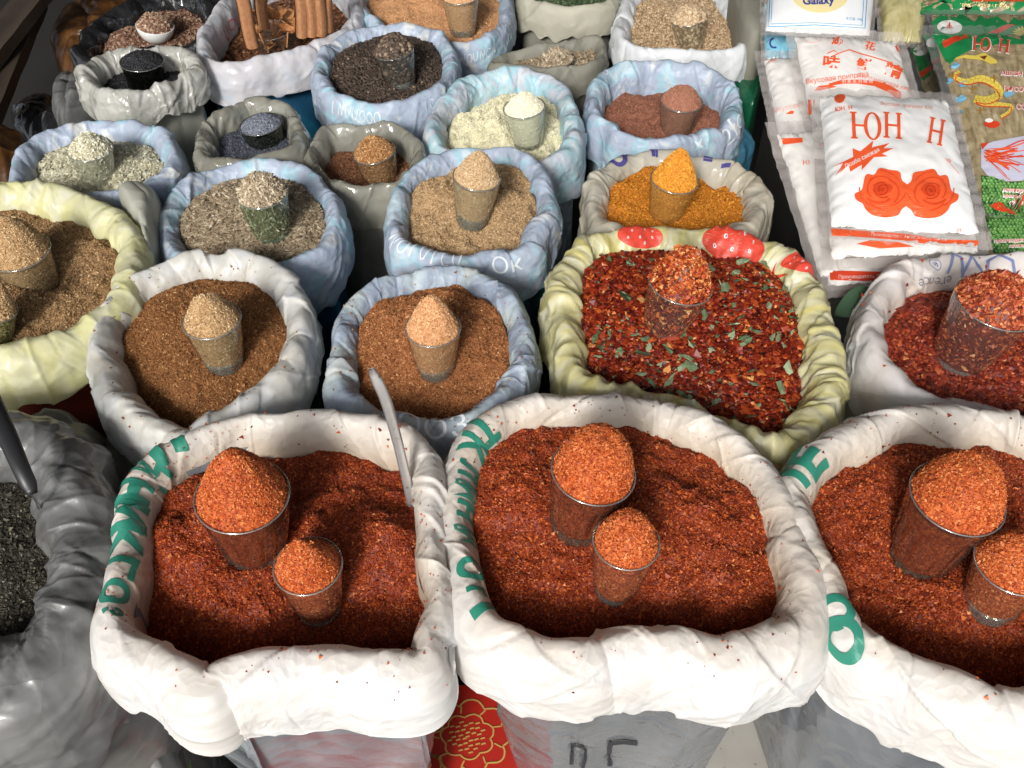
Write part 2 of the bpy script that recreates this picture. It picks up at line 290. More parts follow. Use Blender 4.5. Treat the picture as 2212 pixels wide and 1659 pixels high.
def rotmats(n, flat=0.):
    if flat:
        a = NR.uniform(0, 2*math.pi, n); tx = NR.normal(0, .35*(1 - flat) + .12, n); ty = NR.normal(0, .35*(1 - flat) + .12, n)
        ca, sa = np.cos(a), np.sin(a); Rz = np.zeros((n, 3, 3)); Rz[:, 0, 0] = ca; Rz[:, 0, 1] = -sa; Rz[:, 1, 0] = sa; Rz[:, 1, 1] = ca; Rz[:, 2, 2] = 1
        Rx = np.zeros((n, 3, 3)); Rx[:, 0, 0] = 1; Rx[:, 1, 1] = np.cos(tx); Rx[:, 1, 2] = -np.sin(tx); Rx[:, 2, 1] = np.sin(tx); Rx[:, 2, 2] = np.cos(tx)
        Ry = np.zeros((n, 3, 3)); Ry[:, 1, 1] = 1; Ry[:, 0, 0] = np.cos(ty); Ry[:, 0, 2] = np.sin(ty); Ry[:, 2, 0] = -np.sin(ty); Ry[:, 2, 2] = np.cos(ty)
        return Rx @ Ry @ Rz
    q = NR.normal(size=(n, 4)); q /= np.linalg.norm(q, axis=1)[:, None]; w, x, y, z = q.T
    return np.stack([1-2*(y*y+z*z), 2*(x*y-z*w), 2*(x*z+y*w), 2*(x*y+z*w), 1-2*(x*x+z*z), 2*(y*z-x*w), 2*(x*z-y*w), 2*(y*z+x*w), 1-2*(x*x+y*y)], 1).reshape(n, 3, 3)
def grains(pos, kind, size, flat=0., var=.35, jit=.25, rmean=None):
    v, f = TM[kind]; n = len(pos); s = size*np.exp(NR.normal(0, var, n))
    V = np.repeat(v[None], n, 0)*(1 + (NR.uniform(-jit, jit, (n, len(v), 3)) if kind not in ('ball', 'ballet') else 0))
    V = V*s[:, None, None]; V = np.einsum('nij,nkj->nki', rotmats(n, flat), V) + pos[:, None, :]
    Fc = f[None] + (np.arange(n)*len(v))[:, None, None]
    r = np.clip(NR.normal(.46, .22, n), 0, 1) if rmean is None else np.clip(NR.normal(rmean, .2, n), 0, 1)  # default heap mix kept dark, putting the sunken heap's shade into its colour
    return V.reshape(-1, 3), Fc.reshape(-1, 3), np.repeat(r, len(f))

# ------------------------------------------------------------------ sacks
def closed_curve(pts, n):
    p = np.array(pts, float); m = len(p); out = []
    for i in range(m):
        a, b, c, d = p[(i-1) % m], p[i], p[(i+1) % m], p[(i+2) % m]
        t = np.linspace(0, 1, 24, endpoint=False)[:, None]
        out.append(.5*((2*b) + (-a+c)*t + (2*a-5*b+4*c-d)*t**2 + (-a+3*b-3*c+d)*t**3))
    q = np.concatenate(out); q2 = np.vstack([q, q[:1]]); d = np.concatenate([[0], np.cumsum(np.linalg.norm(np.diff(q2[:, :2], axis=0), axis=1))])
    s = np.linspace(0, d[-1], n, endpoint=False)
    return np.stack([np.interp(s, d, q2[:, k]) for k in range(p.shape[1])], 1), d[-1]
def open_curve(pts, n):
    p = np.array(pts, float); p = np.vstack([2*p[0]-p[1], p, 2*p[-1]-p[-2]]); out = []
    for i in range(1, len(p)-2):
        a, b, c, d = p[i-1], p[i], p[i+1], p[i+2]; t = np.linspace(0, 1, 16, endpoint=False)[:, None]
        out.append(.5*((2*b) + (-a+c)*t + (2*a-5*b+4*c-d)*t**2 + (-a+3*b-3*c+d)*t**3))
    q = np.vstack(out + [p[-2:-1]]); d = np.concatenate([[0], np.cumsum(np.linalg.norm(np.diff(q, axis=0), axis=1))]); s = np.linspace(0, d[-1], n)
    return np.stack([np.interp(s, d, q[:, k]) for k in range(p.shape[1])], 1)

class Sack:
    def __init__(self, name, label, group, crest, rim, body, wi=.016, wo=.018, drop=.05, lvl=.025, S=300, T=40, z=RIM,
                 fwo=.0, fdrop=.0, crease=1.0, undul=.004, taper=.02, seed=1, inset=.006, gather=0, hem=.006, cat='sack', bulge=.0, bodycut=None, face=.0006, crisp=((.030, .0040, .9), (.016, .0024, -.7), (.008, .0014, .4)), wk=1., folds=16):
        rg = np.random.default_rng(seed*101 + 5); self.z = z; S = int(S*1.25); T = int(T*1.5)
        pts = [tuple(P(c[0], c[1], z + (c[2] if len(c) > 2 else 0))) for c in crest]
        C, Lc = closed_curve(pts, S)
        area = .5*np.sum(C[:, 0]*np.roll(C[:, 1], -1) - np.roll(C[:, 0], -1)*C[:, 1])
        if area < 0: C = C[::-1].copy()
        sm = np.arange(S)*Lc/S; th = np.arange(S)/S*2*math.pi
        nf = max(6, int(Lc/.06))
        def pn(k, sd, oct=2):    # periodic noise
            r_ = np.random.default_rng(seed*7 + sd); s = 0
            for j in range(1, k*2): s = s + r_.normal()*np.cos(j*th + r_.uniform(0, 6.28))/math.sqrt(k)*(1 if j <= k else .5)
            return s*.6
        tan = np.roll(C, -2, 0) - np.roll(C, 2, 0); tan[:, 2] = 0; tan /= np.linalg.norm(tan, axis=1)[:, None]
        nin = np.stack([-tan[:, 1], tan[:, 0], 0*tan[:, 0]], 1)          # inward
        C[:, 2] += undul*pn(nf, 1)*.7; C += nin*(undul*.5*pn(nf, 2))[:, None]
        wo = wo*wk; fr = np.clip(nin[:, 1], 0, 1)                                        # 1 where the rim faces the camera
        wi_ = wi*(1 + .18*pn(nf, 3)); wo_ = (wo + fwo*fr)*(1 + .12*pn(nf, 4)); dr = (drop + fdrop*fr) + hem*pn(nf*2, 5)
        self.C, self.nin, self.L, self.S = C, nin, Lc, S; self.wi = wi; self.lvl = lvl
        idep = lvl + .04
        prof = []
        one = np.ones(S)
        keys = [(wi_*1.2, -idep*one), (wi_*1.08, -idep*.6*one), (wi_*.95, -.018*one), (wi_*.6, -.005*one), (0*one, .001*one), (-wo_*.60, -.006*one),
                (-wo_*.88, -.019*one), (-wo_*1.0, -.30*dr-.012), (-wo_*1.04, -.68*dr), (-wo_*1.08, -dr), (-wo_*1.02, -dr-.0012), (-wo_*.8, -dr+.012)]
        K = np.array([[np.broadcast_to(a, S), np.broadcast_to(b, S)] for a, b in keys])     # k,2,S
        # interpolate keys with catmull rom along t
        kk = np.linspace(0, len(keys)-1, T); G = np.zeros((S, T, 3)); tm = np.zeros((S, T))
        for j, x in enumerate(kk):
            i = min(int(x), len(keys)-2); t = x-i
            a, b, c, d = K[max(i-1, 0)], K[i], K[i+1], K[min(i+2, len(keys)-1)]
            q = .5*((2*b) + (-a+c)*t + (2*a-5*b+4*c-d)*t**2 + (-a+3*b-3*c+d)*t**3)
            G[:, j] = C + nin*q[0][:, None]; G[:, j, 2] += q[1]
            if j: tm[:, j] = tm[:, j-1] + np.linalg.norm(G[:, j]-G[:, j-1], axis=1)
        if bulge: pass
        ds = np.roll(G, -1, 0) - np.roll(G, 1, 0); dt = np.gradient(G, axis=1)
        Nn = np.cross(dt, ds); Nn /= np.linalg.norm(Nn, axis=2)[:, :, None] + 1e-9
        if Nn[:, T//2-2, 2].mean() < 0: Nn = -Nn
        Tm = tm.max(); SM = np.repeat(sm[:, None], T, 1)
        d = np.zeros((S, T))
        nc = int(Lc/.010*crease)
        for k in range(nc):
            s0 = rg.uniform(0, Lc); t0 = rg.uniform(0, Tm); sl_ = rg.normal(0, .7); w = rg.uniform(.0009, .0042); ln = rg.uniform(.012, .045); A = rg.choice([-1, 1])*rg.uniform(.0005, .0022)*(1 if rg.random() < .8 else 1.6)
            x = (SM - s0 + Lc/2) % Lc - Lc/2 - sl_*(tm-t0)
            if rg.random() < .35:    # one-sided tuck
                d += A*1.3*np.where(x > 0, np.exp(-np.abs(x)/(w*3)), np.exp(-np.abs(x)/(w*.4)))*np.exp(-((tm-t0)/ln)**2)
            else: d += A*np.exp(-np.abs(x)/w)*np.exp(-((tm-t0)/ln)**2)
        if gather:
            for k in range(int(gather)):
                s0 = rg.uniform(0, Lc); w = rg.uniform(.003, .006); x = (SM - s0 + Lc/2) % Lc - Lc/2 - rg.normal(0, .15)*tm
                d += rg.uniform(.001, .0028)*np.exp(-np.abs(x)/w)*np.clip(tm/Tm*3, 0, 1)
        # facets
        nfk = int(Lc*Tm/.00035); ps = rg.uniform(0, Lc, nfk); pt = rg.uniform(0, Tm, nfk); best = np.full((S, T), 9.)
        for k in range(nfk):
            x = (SM-ps[k]+Lc/2) % Lc - Lc/2; best = np.minimum(best, np.hypot(x*1.3, (tm-pt[k])*.8))
        d += face*(best/.012 - .7)
        for k in range(int(folds*Lc)):     # long sharp tucks right across the roll
            s0 = rg.uniform(0, Lc); sl_ = rg.choice([-1, 1])*rg.uniform(.3, 1.6); t0 = rg.uniform(.2, .8)*Tm; x = (SM-s0+Lc/2) % Lc - Lc/2 - sl_*(tm-t0) - .004*np.sin((tm-t0)*60)
            if rg.random() < .5: x = -x
            d += rg.uniform(.0012, .0034)*np.where(x > 0, np.exp(-x/rg.uniform(.008, .022)), np.exp(x/.0012))*np.exp(-((tm-t0)/(Tm*rg.uniform(.25, .5)))**2)
        ksz = min(1., .25+Lc*.8)
        for (cell, am, sh_) in crisp:
            am = am*ksz
            per = max(3, round(Lc/cell)); wob = .35*fbm(SM/cell*.7, tm/cell, seed+7, 2)*0
            per2 = per; ss = (SM + sh_*tm)/Lc*per; d += am*trin(ss, tm/(cell*1.1)+.31*np.floor(ss*0), seed+int(cell*1e4), per2)
        d *= np.clip(tm/.008, 0, 1)
        G += Nn*d[:, :, None]; self.G = G; self.tm = tm; self.sm = sm; self.T = T
        ds = np.roll(G, -1, 0) - np.roll(G, 1, 0); dt = np.gradient(G, axis=1); N2 = np.cross(dt, ds); N2 /= np.linalg.norm(N2, axis=2)[:, :, None] + 1e-9
        if N2[:, T//2-2, 2].mean() < 0: N2 = -N2
        self.Nn = N2
        c0 = C.mean(0); self.c = c0
        self.root = empty(name, (c0[0], c0[1], 0), label, cat, group)
        org = np.array([c0[0], c0[1], 0])
        # rim mesh (one extra column closes the seam so the uv runs through)
        idx = np.arange(S*T).reshape(S, T); V = np.concatenate([G, G[:1]], 0) - org
        uv = np.stack([np.concatenate([SM, SM[:1]+Lc], 0)/.3, np.concatenate([tm, tm[:1]], 0)/.3], 2)
        ii = np.arange((S+1)*T).reshape(S+1, T)
        q = np.stack([ii[:-1, :-1], ii[:-1, 1:], ii[1:, 1:], ii[1:, :-1]], 2).reshape(-1, 4)
        me = mesh_np('rolled_rim', V.reshape(-1, 3), quads=q, uv=uv.reshape(-1, 2))
        st = np.clip(1.0 - np.concatenate([tm, tm[:1]], 0)/(idep+wi*1.9), 0, 1).reshape(-1)
        a = me.attributes.new('stain', 'FLOAT', 'POINT'); a.data.foreach_set('value', st.astype(np.float32))
        self.rim = obj('rolled_rim', me, rim, self.root)
        # body
        Sb, Tb = max(140, S//2), 26; Cb, _ = closed_curve(C[::max(1, S//60)], Sb)
        tb = np.roll(Cb, -1, 0)-np.roll(Cb, 1, 0); tb[:, 2] = 0; tb /= np.linalg.norm(tb, axis=1)[:, None]; nb = np.stack([-tb[:, 1], tb[:, 0], 0*tb[:, 0]], 1)
        zz = np.linspace(0, 1, Tb); B = np.zeros((Sb, Tb, 3)); sb = np.arange(Sb)/Sb*Lc
        for j, t in enumerate(zz):
            z_ = Cb[:, 2]*(1-t) - .022*(1-t) + .001
            off = inset + taper*t + .012*math.sin(t*math.pi*1.0)*-1 + (bulge*math.sin(min(1, t*2)*math.pi)*-1)
            B[:, j] = Cb + nb*off; B[:, j, 2] = z_
        dd = np.zeros((Sb, Tb)); SB = np.repeat(sb[:, None], Tb, 1); ZB = B[:, :, 2]
        for k in range(int(Lc/.02)):
            s0 = rg.uniform(0, Lc); z0 = rg.uniform(.05, z); sl_ = rg.normal(0, .35); w = rg.uniform(.004, .012); ln = rg.uniform(.04, .14)
            x = (SB-s0+Lc/2) % Lc - Lc/2 - sl_*(ZB-z0); dd += rg.choice([-1, 1])*rg.uniform(.002, .008)*np.exp(-np.abs(x)/w)*np.exp(-((ZB-z0)/ln)**2)
        B -= nb[:, None, :]*dd[:, :, None]*np.clip(zz*6, 0, 1)[None, :, None]
        B[:, :, 2] = np.maximum(B[:, :, 2], .001)
        self.B = B
        Bv = np.concatenate([B, B[:1]], 0) - org; ii = np.arange((Sb+1)*Tb).reshape(Sb+1, Tb)
        q = np.stack([ii[:-1, :-1], ii[:-1, 1:], ii[1:, 1:], ii[1:, :-1]], 2).reshape(-1, 4)
        uvb = np.stack([np.concatenate([SB, SB[:1]+Lc], 0)/.3, np.concatenate([ZB, ZB[:1]], 0)/.3], 2)
        self.body = obj('sack_body', mesh_np('sack_body', Bv.reshape(-1, 3), quads=q, uv=uvb.reshape(-1, 2)), body, self.root)
        self.heap = None; self.glasses = []
        # inner boundary for heap as radius by angle
        cc = self.c[:2]; bd = C[:, :2] + nin[:, :2]*(wi*1.0); v = bd-cc; an = np.arctan2(v[:, 1], v[:, 0]); rr = np.hypot(v[:, 0], v[:, 1]); o_ = np.argsort(an)
        self.an, self.rr = an[o_], rr[o_]; self.seed = seed
    def rad(self, a): return np.interp(a, self.an, self.rr, period=2*math.pi)
    def height(self, x, y):
        cx, cy = self.c[:2]; dx, dy = x-cx, y-cy; r = np.hypot(dx, dy); Rr = self.rad(np.arctan2(dy, dx)); rho = r/Rr
        h = self.z - self.lvl + self.mound*np.clip(1-rho**2, -.3, 1) + self.rough*(fbm(x*22+self.seed*3, y*22, self.seed)*.9 + .5*ridg(x*30, y*30+self.seed, self.seed+5, 2)*.5)
        h = h - self.dip*np.clip((cy-y)/(Rr*.95), -.15, 1)**1 + self.rough*.18*fbm(x*160, y*160, self.seed+9, 3)
        for (px, py, A, w) in self.bumps:
            h = h + A*np.exp(-((x-px)**2+(y-py)**2)/w**2)
        return h
    def fill(self, name, label, mat, kind, size, count, mound=.01, rough=.006, bumps=(), flat=0., cat='spice heap', extra=None, dip=.010, nr=70, na=220, group='heaps of spice filling the sacks', var=.35, rm=None):
        self.mound, self.rough, self.dip = mound, rough, dip; self.mat, self.kind_, self.size_, self.flat_ = mat, kind, size, flat
        self.bumps = []
        for (u, v, A, w) in bumps:
            p = P(u, v, self.z-self.lvl+.005); self.bumps.append((p.x, p.y, A, w))
        cx, cy = self.c[:2]; aa = np.linspace(-math.pi, math.pi, na, endpoint=False); rs = np.sqrt(np.linspace(0, 1, nr+1)[1:]); Rr = self.rad(aa)
        X = cx + np.cos(aa)[:, None]*Rr[:, None]*rs[None]*1.02; Y = cy + np.sin(aa)[:, None]*Rr[:, None]*rs[None]*1.02; Z = self.height(X, Y)
        V = np.stack([X, Y, Z], 2).reshape(-1, 3); V = np.vstack([V, [[cx, cy, float(self.height(np.array([cx]), np.array([cy]))[0])]]])
        ii = np.arange(na*nr).reshape(na, nr); jn = np.roll(ii, -1, 0)
        q = np.stack([ii[:, :-1], ii[:, 1:], jn[:, 1:], jn[:, :-1]], 2).reshape(-1, 4); t = np.stack([np.full(na, na*nr), ii[:, 0], jn[:, 0]], 1)
        a = NR.uniform(-math.pi, math.pi, count*3); rr_ = np.sqrt(NR.uniform(0, 1, count*3)); RR = self.rad(a); keep = NR.uniform(0, 1, count*3) < (RR/RR.max())**2
        a, rr_, RR = a[keep][:count], rr_[keep][:count], RR[keep][:count]; x = cx+np.cos(a)*RR*rr_; y = cy+np.sin(a)*RR*rr_
        k = {'ball': .55, 'ballet': .5, 'flake': .35, 'seed': .25}.get(kind, .3)
        z = self.height(x, y) + size*k*NR.uniform(-.3, 1.3, len(x))
        gv, gf, gr = grains(np.stack([x, y, z], 1), kind, size, flat, var, rmean=rm)
        org = np.array([cx, cy, self.z-self.lvl]); Vall = np.vstack([V, gv]) - org; nq = len(q)
        rb = np.clip(NR.normal(.27, .11, nq+len(t)), 0, 1) if kind not in ('ball', 'seed', 'flake', 'ballet') else np.clip(NR.normal(.15, .1, nq+len(t)), 0, 1)  # base faces coloured darker to paint the shade between grains
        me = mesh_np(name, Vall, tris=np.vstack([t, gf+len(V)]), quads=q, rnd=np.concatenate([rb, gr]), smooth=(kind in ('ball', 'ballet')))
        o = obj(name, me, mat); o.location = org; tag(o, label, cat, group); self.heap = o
        return o
    def nearest(self, u, v):
        g = self.G.reshape(-1, 3); n = self.Nn.reshape(-1, 3)
        dz = g[:, 1]*cp - (g[:, 2]-CZ)*sp; pu = W/2+F*g[:, 0]/dz; pv = H/2-F*(g[:, 1]*sp+(g[:, 2]-CZ)*cp)/dz
        view = g - np.array([0, 0, CZ]); back = (n*view).sum(1) > 0
        dd = (pu-u)**2+(pv-v)**2 + np.where(back, 4000, 0); dd = dd + np.where(np.tile(np.arange(self.T) > self.T*.9, self.S), 1e5, 0)
        k = int(np.argmin(dd)); i, j = divmod(k, self.T); return i, j
    def surf(self, s, t, off=.0009):
        fi = (s/self.L*self.S) % self.S; i = np.floor(fi).astype(int); fx = fi-i; i2 = (i+1) % self.S; i = i % self.S
        tmi = self.tm[i]; j = np.array([np.searchsorted(tmi[k], tt) for k, tt in enumerate(np.clip(t, 0, None))]); j = np.clip(j, 1, self.T-1)
        ar = np.arange(len(s)); t0 = tmi[ar, j-1]; t1 = tmi[ar, j]; fy = np.clip((t-t0)/(t1-t0+1e-9), 0, 1)
        def ip(A): return ((A[i, j-1]*(1-fy)[:, None]+A[i, j]*fy[:, None])*(1-fx)[:, None] + (A[i2, j-1]*(1-fy)[:, None]+A[i2, j]*fy[:, None])*fx[:, None])
        return ip(self.G)+ip(self.Nn)*off
    def decal(self, shape, u, v, h, rot=0., sx=1., mirror=False, mat='green_ink', name='lettering', off=.0009):
        """shape: (verts2d, tris) of unit height centred at 0, printed on the rim around the point seen at picture point u,v"""
        V, T_ = shape; V = V*h; V = V*np.array([sx*(-1 if mirror else 1), 1]); V, T_ = subdiv(V, T_, .0035)
        i, j = self.nearest(u, v); c, s_ = math.cos(D2R(rot)), math.sin(D2R(rot))
        S_ = self.sm[i] + V[:, 0]*c - V[:, 1]*s_; T2 = self.tm[i, j] - V[:, 0]*s_ - V[:, 1]*c
        X = self.surf(S_, T2, off) - np.array(self.root.location)
        o = obj(name, mesh_np(name, X, tris=T_), M[mat], self.root); return o

def spill(sack, n, mat, size, label, lo=.25, hi=.75, seed=3):
    rg = np.random.default_rng(seed); s = rg.uniform(0, sack.L, n*2); tc = sack.tm[:, int(sack.T*4/11)].mean(); t = np.clip(tc+rg.normal(-.006, .014, n*2), .02, None)
    cl = rg.uniform(0, sack.L, 9); keep = (np.min(np.abs(s[:, None]-cl[None]), axis=1) < .03) | (rg.random(n*2) < .25); s, t = s[keep][:n], t[keep][:n]
    p = sack.surf(s, t, size*.35); V, F_, r = grains(p, 'chunk', size, 0, .4, rmean=.5); org = p.mean(0)
    o = obj('spilled_grains', mesh_np('spilled_grains', V-org, tris=F_, rnd=r, smooth=False), mat); o.location = org
    return tag(o, label, 'spilled spice', None, 'stuff')
# ------------------------------------------------------------------ 2D shapes
def subdiv(V, T_, L):
    V = [tuple(p) for p in V]; T_ = [tuple(t) for t in T_]
    for it in range(7):
        out = []; ch = False; cache = {}
        def mid(a, b):
            k = (min(a, b), max(a, b))
            if k not in cache: V.append(tuple((V[a][q]+V[b][q])/2 for q in range(len(V[a])))); cache[k] = len(V)-1
            return cache[k]
        for (a, b, c) in T_:
            e = [math.dist(V[a], V[b]), math.dist(V[b], V[c]), math.dist(V[c], V[a])]
            m_ = max(e)
            if m_ <= L: out.append((a, b, c)); continue
            ch = True; k = e.index(m_)
            if k == 1: a, b, c = b, c, a
            elif k == 2: a, b, c = c, a, b
            q = mid(a, b); out += [(a, q, c), (q, b, c)]
        T_ = out
        if not ch: break
    return np.array(V), np.array(T_)
_tc = {}
def text(s, bold=0., width=1.):
    """unit cap height text, centred"""
    k = (s, bold)
    if k not in _tc:
        c = bpy.data.curves.new('t', 'FONT'); c.body = s; c.size = 1; c.resolution_u = 3; c.offset = bold; c.align_x = 'CENTER'
        o = bpy.data.objects.new('t', c); COL.objects.link(o); bpy.context.view_layer.update()
        me = bpy.data.meshes.new_from_object(o.evaluated_get(bpy.context.evaluated_depsgraph_get()))
        me.calc_loop_triangles(); V = np.array([v.co[:2] for v in me.vertices]).reshape(-1, 2); T_ = np.array([t.vertices[:] for t in me.loop_triangles]).reshape(-1, 3)
        bpy.data.objects.remove(o); bpy.data.meshes.remove(me); bpy.data.curves.remove(c)
        hgt = .72; V = (V - np.array([(V[:, 0].min()+V[:, 0].max())/2, hgt/2]))/hgt; _tc[k] = (V, T_)
    V, T_ = _tc[k]; return V*np.array([width, 1]), T_
def poly(pts):
    t = tessellate_polygon([[Vector((p[0], p[1], 0)) for p in pts]]); return np.array(pts, float), np.array(t)
def stroke(pts, w, closed=False):
    p = np.array(pts, float); 
    if closed: p = np.vstack([p, p[:1]])
    d = np.gradient(p, axis=0); d /= np.linalg.norm(d, axis=1)[:, None]+1e-9; n_ = np.stack([-d[:, 1], d[:, 0]], 1)*w/2
    V = np.vstack([p+n_, p-n_]); k = len(p); T_ = []
    for i in range(k-1): T_ += [(i, i+1, k+i), (i+1, k+i+1, k+i)]
    return V, np.array(T_)
def join(*sh):
    V, T_, o = [], [], 0
    for v, t in sh: V.append(v); T_.append(np.array(t)+o); o += len(v)
    return np.vstack(V), np.vstack(T_)
def shift(sh, dx=0, dy=0, sc=1., sx=1., rot=0.):
    c, s_ = math.cos(D2R(rot)), math.sin(D2R(rot)); V = sh[0]*np.array([sc*sx, sc]); V = V@np.array([[c, s_], [-s_, c]]); return V+np.array([dx, dy]), sh[1]
def rect(x0, y0, x1, y1): return poly([(x0, y0), (x1, y0), (x1, y1), (x0, y1)])
def ell(cx, cy, rx, ry, n=28, a0=0, a1=360): return poly([(cx+rx*math.cos(D2R(a0+(a1-a0)*i/n)), cy+ry*math.sin(D2R(a0+(a1-a0)*i/n))) for i in range(n if a1-a0 >= 360 else n+1)])
def ring(cx, cy, rx, ry, w, n=36): return stroke([(cx+rx*math.cos(2*math.pi*i/n), cy+ry*math.sin(2*math.pi*i/n)) for i in range(n+1)], w)
def scrib(seed, n, w=.10):
    """loose hand lettering"""
    r_ = random.Random(seed); out = []; x = -n*.36
    for i in range(n):
        k = r_.choice('CNUOIN')
        if k == 'C': pts = [(x+.42+.3*math.cos(a), .45*math.sin(a)) for a in np.linspace(.9, 5.4, 12)]
        elif k == 'O': pts = [(x+.38+.28*math.cos(a), .42*math.sin(a)) for a in np.linspace(0, 6.4, 14)]
        elif k == 'N': pts = [(x+.08, -.5), (x+.16, .1), (x+.2, .5), (x+.35, .1), (x+.5, -.45), (x+.58, 0), (x+.66, .5)]
        elif k == 'U': pts = [(x+.08, .5), (x+.1, -.1), (x+.25, -.45), (x+.45, -.35), (x+.55, .1), (x+.6, .5)]
        else: pts = [(x+.3, .5), (x+.26, 0), (x+.25, -.5)]
        out.append(stroke([(a, b+r_.uniform(-.03, .03)) for a, b in pts], w)); x += .74
    return join(*out)

# ------------------------------------------------------------------ glasses and what fills them
def glass(sack, mat, rim_px, base_px, wpx, apex_v, label, flabel, kind='plain', fm=None, ratio=1.25, bury=.007, gmat='glass', frac=1.0, peak=1.25, gcount=5200, gsize=None, base=True, name='glass_tumbler', cat='glass', tint=None, mshift=0., dent=.6, conc=0.):
    zc = sack.z - sack.lvl + .006
    for _ in range(4):
        bp = P(base_px[0], base_px[1], zc); zc = float(sack.height(np.array([bp.x]), np.array([bp.y]))[0])
    rz = zat(bp, rim_px[1]); rp = P(rim_px[0], rim_px[1], rz); rad = wpx*depth(rp)/F/2
    ax = (rp-bp).normalized(); hv = (rp-bp).length; h = max(hv+bury, rad*2*1.0) if kind != 'bowl' else hv+bury*.3
    org = rp - ax*h
    grp = 'drinking glasses heaped with spice'
    root = empty(name, org, label, cat, grp); root.rotation_euler = ax.to_track_quat('Z', 'Y').to_euler()
    n = 96; rb = rad*(.66 if kind != 'bowl' else .5)
    def radf(t, th, thick=0):
        r = rb+(rad-rb)*(t**.85 if kind != 'bowl' else math.sin(t*math.pi/2)**.7)
        r = np.full(n, r)
        if kind == 'facet':
            k = 16; seg = 2*math.pi/k; m_ = np.clip((.80-t)*14, 0, 1); f_ = np.abs(((th+.0001) % seg)/seg-.5)*2
            r = r*(1-m_*.075*(1-f_)**1.0)
        if kind == 'shot':
            k = 10; seg = 2*math.pi/k; m_ = np.clip((.55-t)*8, 0, 1); f_ = np.abs(((th) % seg)/seg-.5)*2; r = r*(1-m_*.05*(1-f_))
        return r-thick
    th = np.arange(n)*2*math.pi/n; ts = np.concatenate([[0, .02], np.linspace(.05, .97, 22), [.985, 1.0]])
    rows = []
    for t in ts: r = radf(t, th); rows.append(np.stack([r*np.cos(th), r*np.sin(th), np.full(n, t*h)], 1))
    r = radf(1, th, .0006); rows.append(np.stack([r*np.cos(th), r*np.sin(th), np.full(n, h+.0006)], 1))
    r = radf(1, th, .0016); rows.append(np.stack([r*np.cos(th), r*np.sin(th), np.full(n, h)], 1))
    r = radf(.93, th, .0018); rows.append(np.stack([r*np.cos(th), r*np.sin(th), np.full(n, h*.93)], 1))
    V = np.array(rows); k = len(rows); ii = np.arange(k*n).reshape(k, n); jj = np.roll(ii, -1, 1)
    q = np.stack([ii[:-1], jj[:-1], jj[1:], ii[1:]], 2).reshape(-1, 4)
    obj('glass_wall', mesh_np('glass_wall', V.reshape(-1, 3), quads=q, smooth=(kind not in ('facet', 'shot'))), M[gmat], root)
    if kind != 'bowl':
        kk = 8; LV = []
        for i in range(n):
            for j in range(kk): a_ = 2*math.pi*j/kk; rr0 = rad-.0005+.0007*math.cos(a_); LV.append((rr0*math.cos(th[i]), rr0*math.sin(th[i]), h+.0007*math.sin(a_)))
        LQ = [(i*kk+j, ((i+1) % n)*kk+j, ((i+1) % n)*kk+(j+1) % kk, i*kk+(j+1) % kk) for i in range(n) for j in range(kk)]
        obj('glass_rim', mesh_np('glass_rim', LV, quads=LQ), M['glass_lip'], root)
    bt = h*(.25 if kind == 'shot' else .13 if kind == 'facet' else .09)
    if base and kind != 'bowl':
        rr = []
        for z_, s_ in ((.0005, .9), (.002, .985), (bt*.9, .985), (bt, .9)):
            r = radf(z_/h, th)*s_; rr.append(np.stack([r*np.cos(th), r*np.sin(th), np.full(n, z_)], 1))
        V = np.vstack([np.array(rr).reshape(-1, 3), [[0, 0, .0005], [0, 0, bt]]]); ii = np.arange(4*n).reshape(4, n); jj = np.roll(ii, -1, 1)
        q = np.stack([ii[:-1], jj[:-1], jj[1:], ii[1:]], 2).reshape(-1, 4)
        t = np.vstack([np.stack([np.full(n, 4*n), jj[0], ii[0]], 1), np.stack([np.full(n, 4*n+1), ii[3], jj[3]], 1)])
        obj('glass_base', mesh_np('glass_base', V, tris=t, quads=q, smooth=False), M['glass_solid'], root)
    if fm is not None: mat = fm
    # filling
    ap = zat(rp, apex_v); hp = max(ap - rp.z, .001)*(.97 if peak < 1.3 else .84); rin = rad-.0015
    nr_, na_ = 26, 72; rs = np.linspace(0, 1, nr_+1)[1:]; aa = np.arange(na_)*2*math.pi/na_; sd = R.randint(0, 999)
    pk = (mshift*rin + R.uniform(-.08, .08)*rin, R.uniform(-.06, .06)*rin)
    def mh(x, y):
        rho = np.hypot(x, y)/rin; rp_ = np.hypot(x-pk[0]*(1-rho), y-pk[1]*(1-rho))/rin
        return h*frac - .0022*(frac == 1.0) + hp*(np.clip(1-np.clip(rp_, 0, 1)**max(peak*1.15, 1.6), 0, 1)*(1+.04*fbm(x/rin*2.2+sd, y/rin*2.2, sd+3, 2)*2))*(1-.0*rho) + .0016*fbm(x*180+sd, y*180, sd, 3)*(rad/.03)
    X = np.cos(aa)[:, None]*rs[None]*rin; Y = np.sin(aa)[:, None]*rs[None]*rin; Z = mh(X, Y)
    top = np.stack([X, Y, Z], 2).reshape(-1, 3)
    side = []
    for t in np.linspace(.97, (bt+.001)/h if kind != 'bowl' else .04, 22):
        r = np.interp(t*1.0, ts, [radf(q_, np.array([0.]*n)+seg0)[0] for q_ in ts]) if False else (rb+(rad-rb)*(t**.85 if kind != 'bowl' else math.sin(t*math.pi/2)**.7))
        if kind == 'facet': r *= .945+.03*max(0, t-.8)
        r = r-.0020 - .0003*R.random(); side.append(np.stack([r*np.cos(aa), r*np.sin(aa), np.full(na_, t*h*frac)], 1))
    side = np.array(side).transpose(1, 0, 2)
    G = np.concatenate([top.reshape(na_, nr_, 3), side], 1); K = G.shape[1]
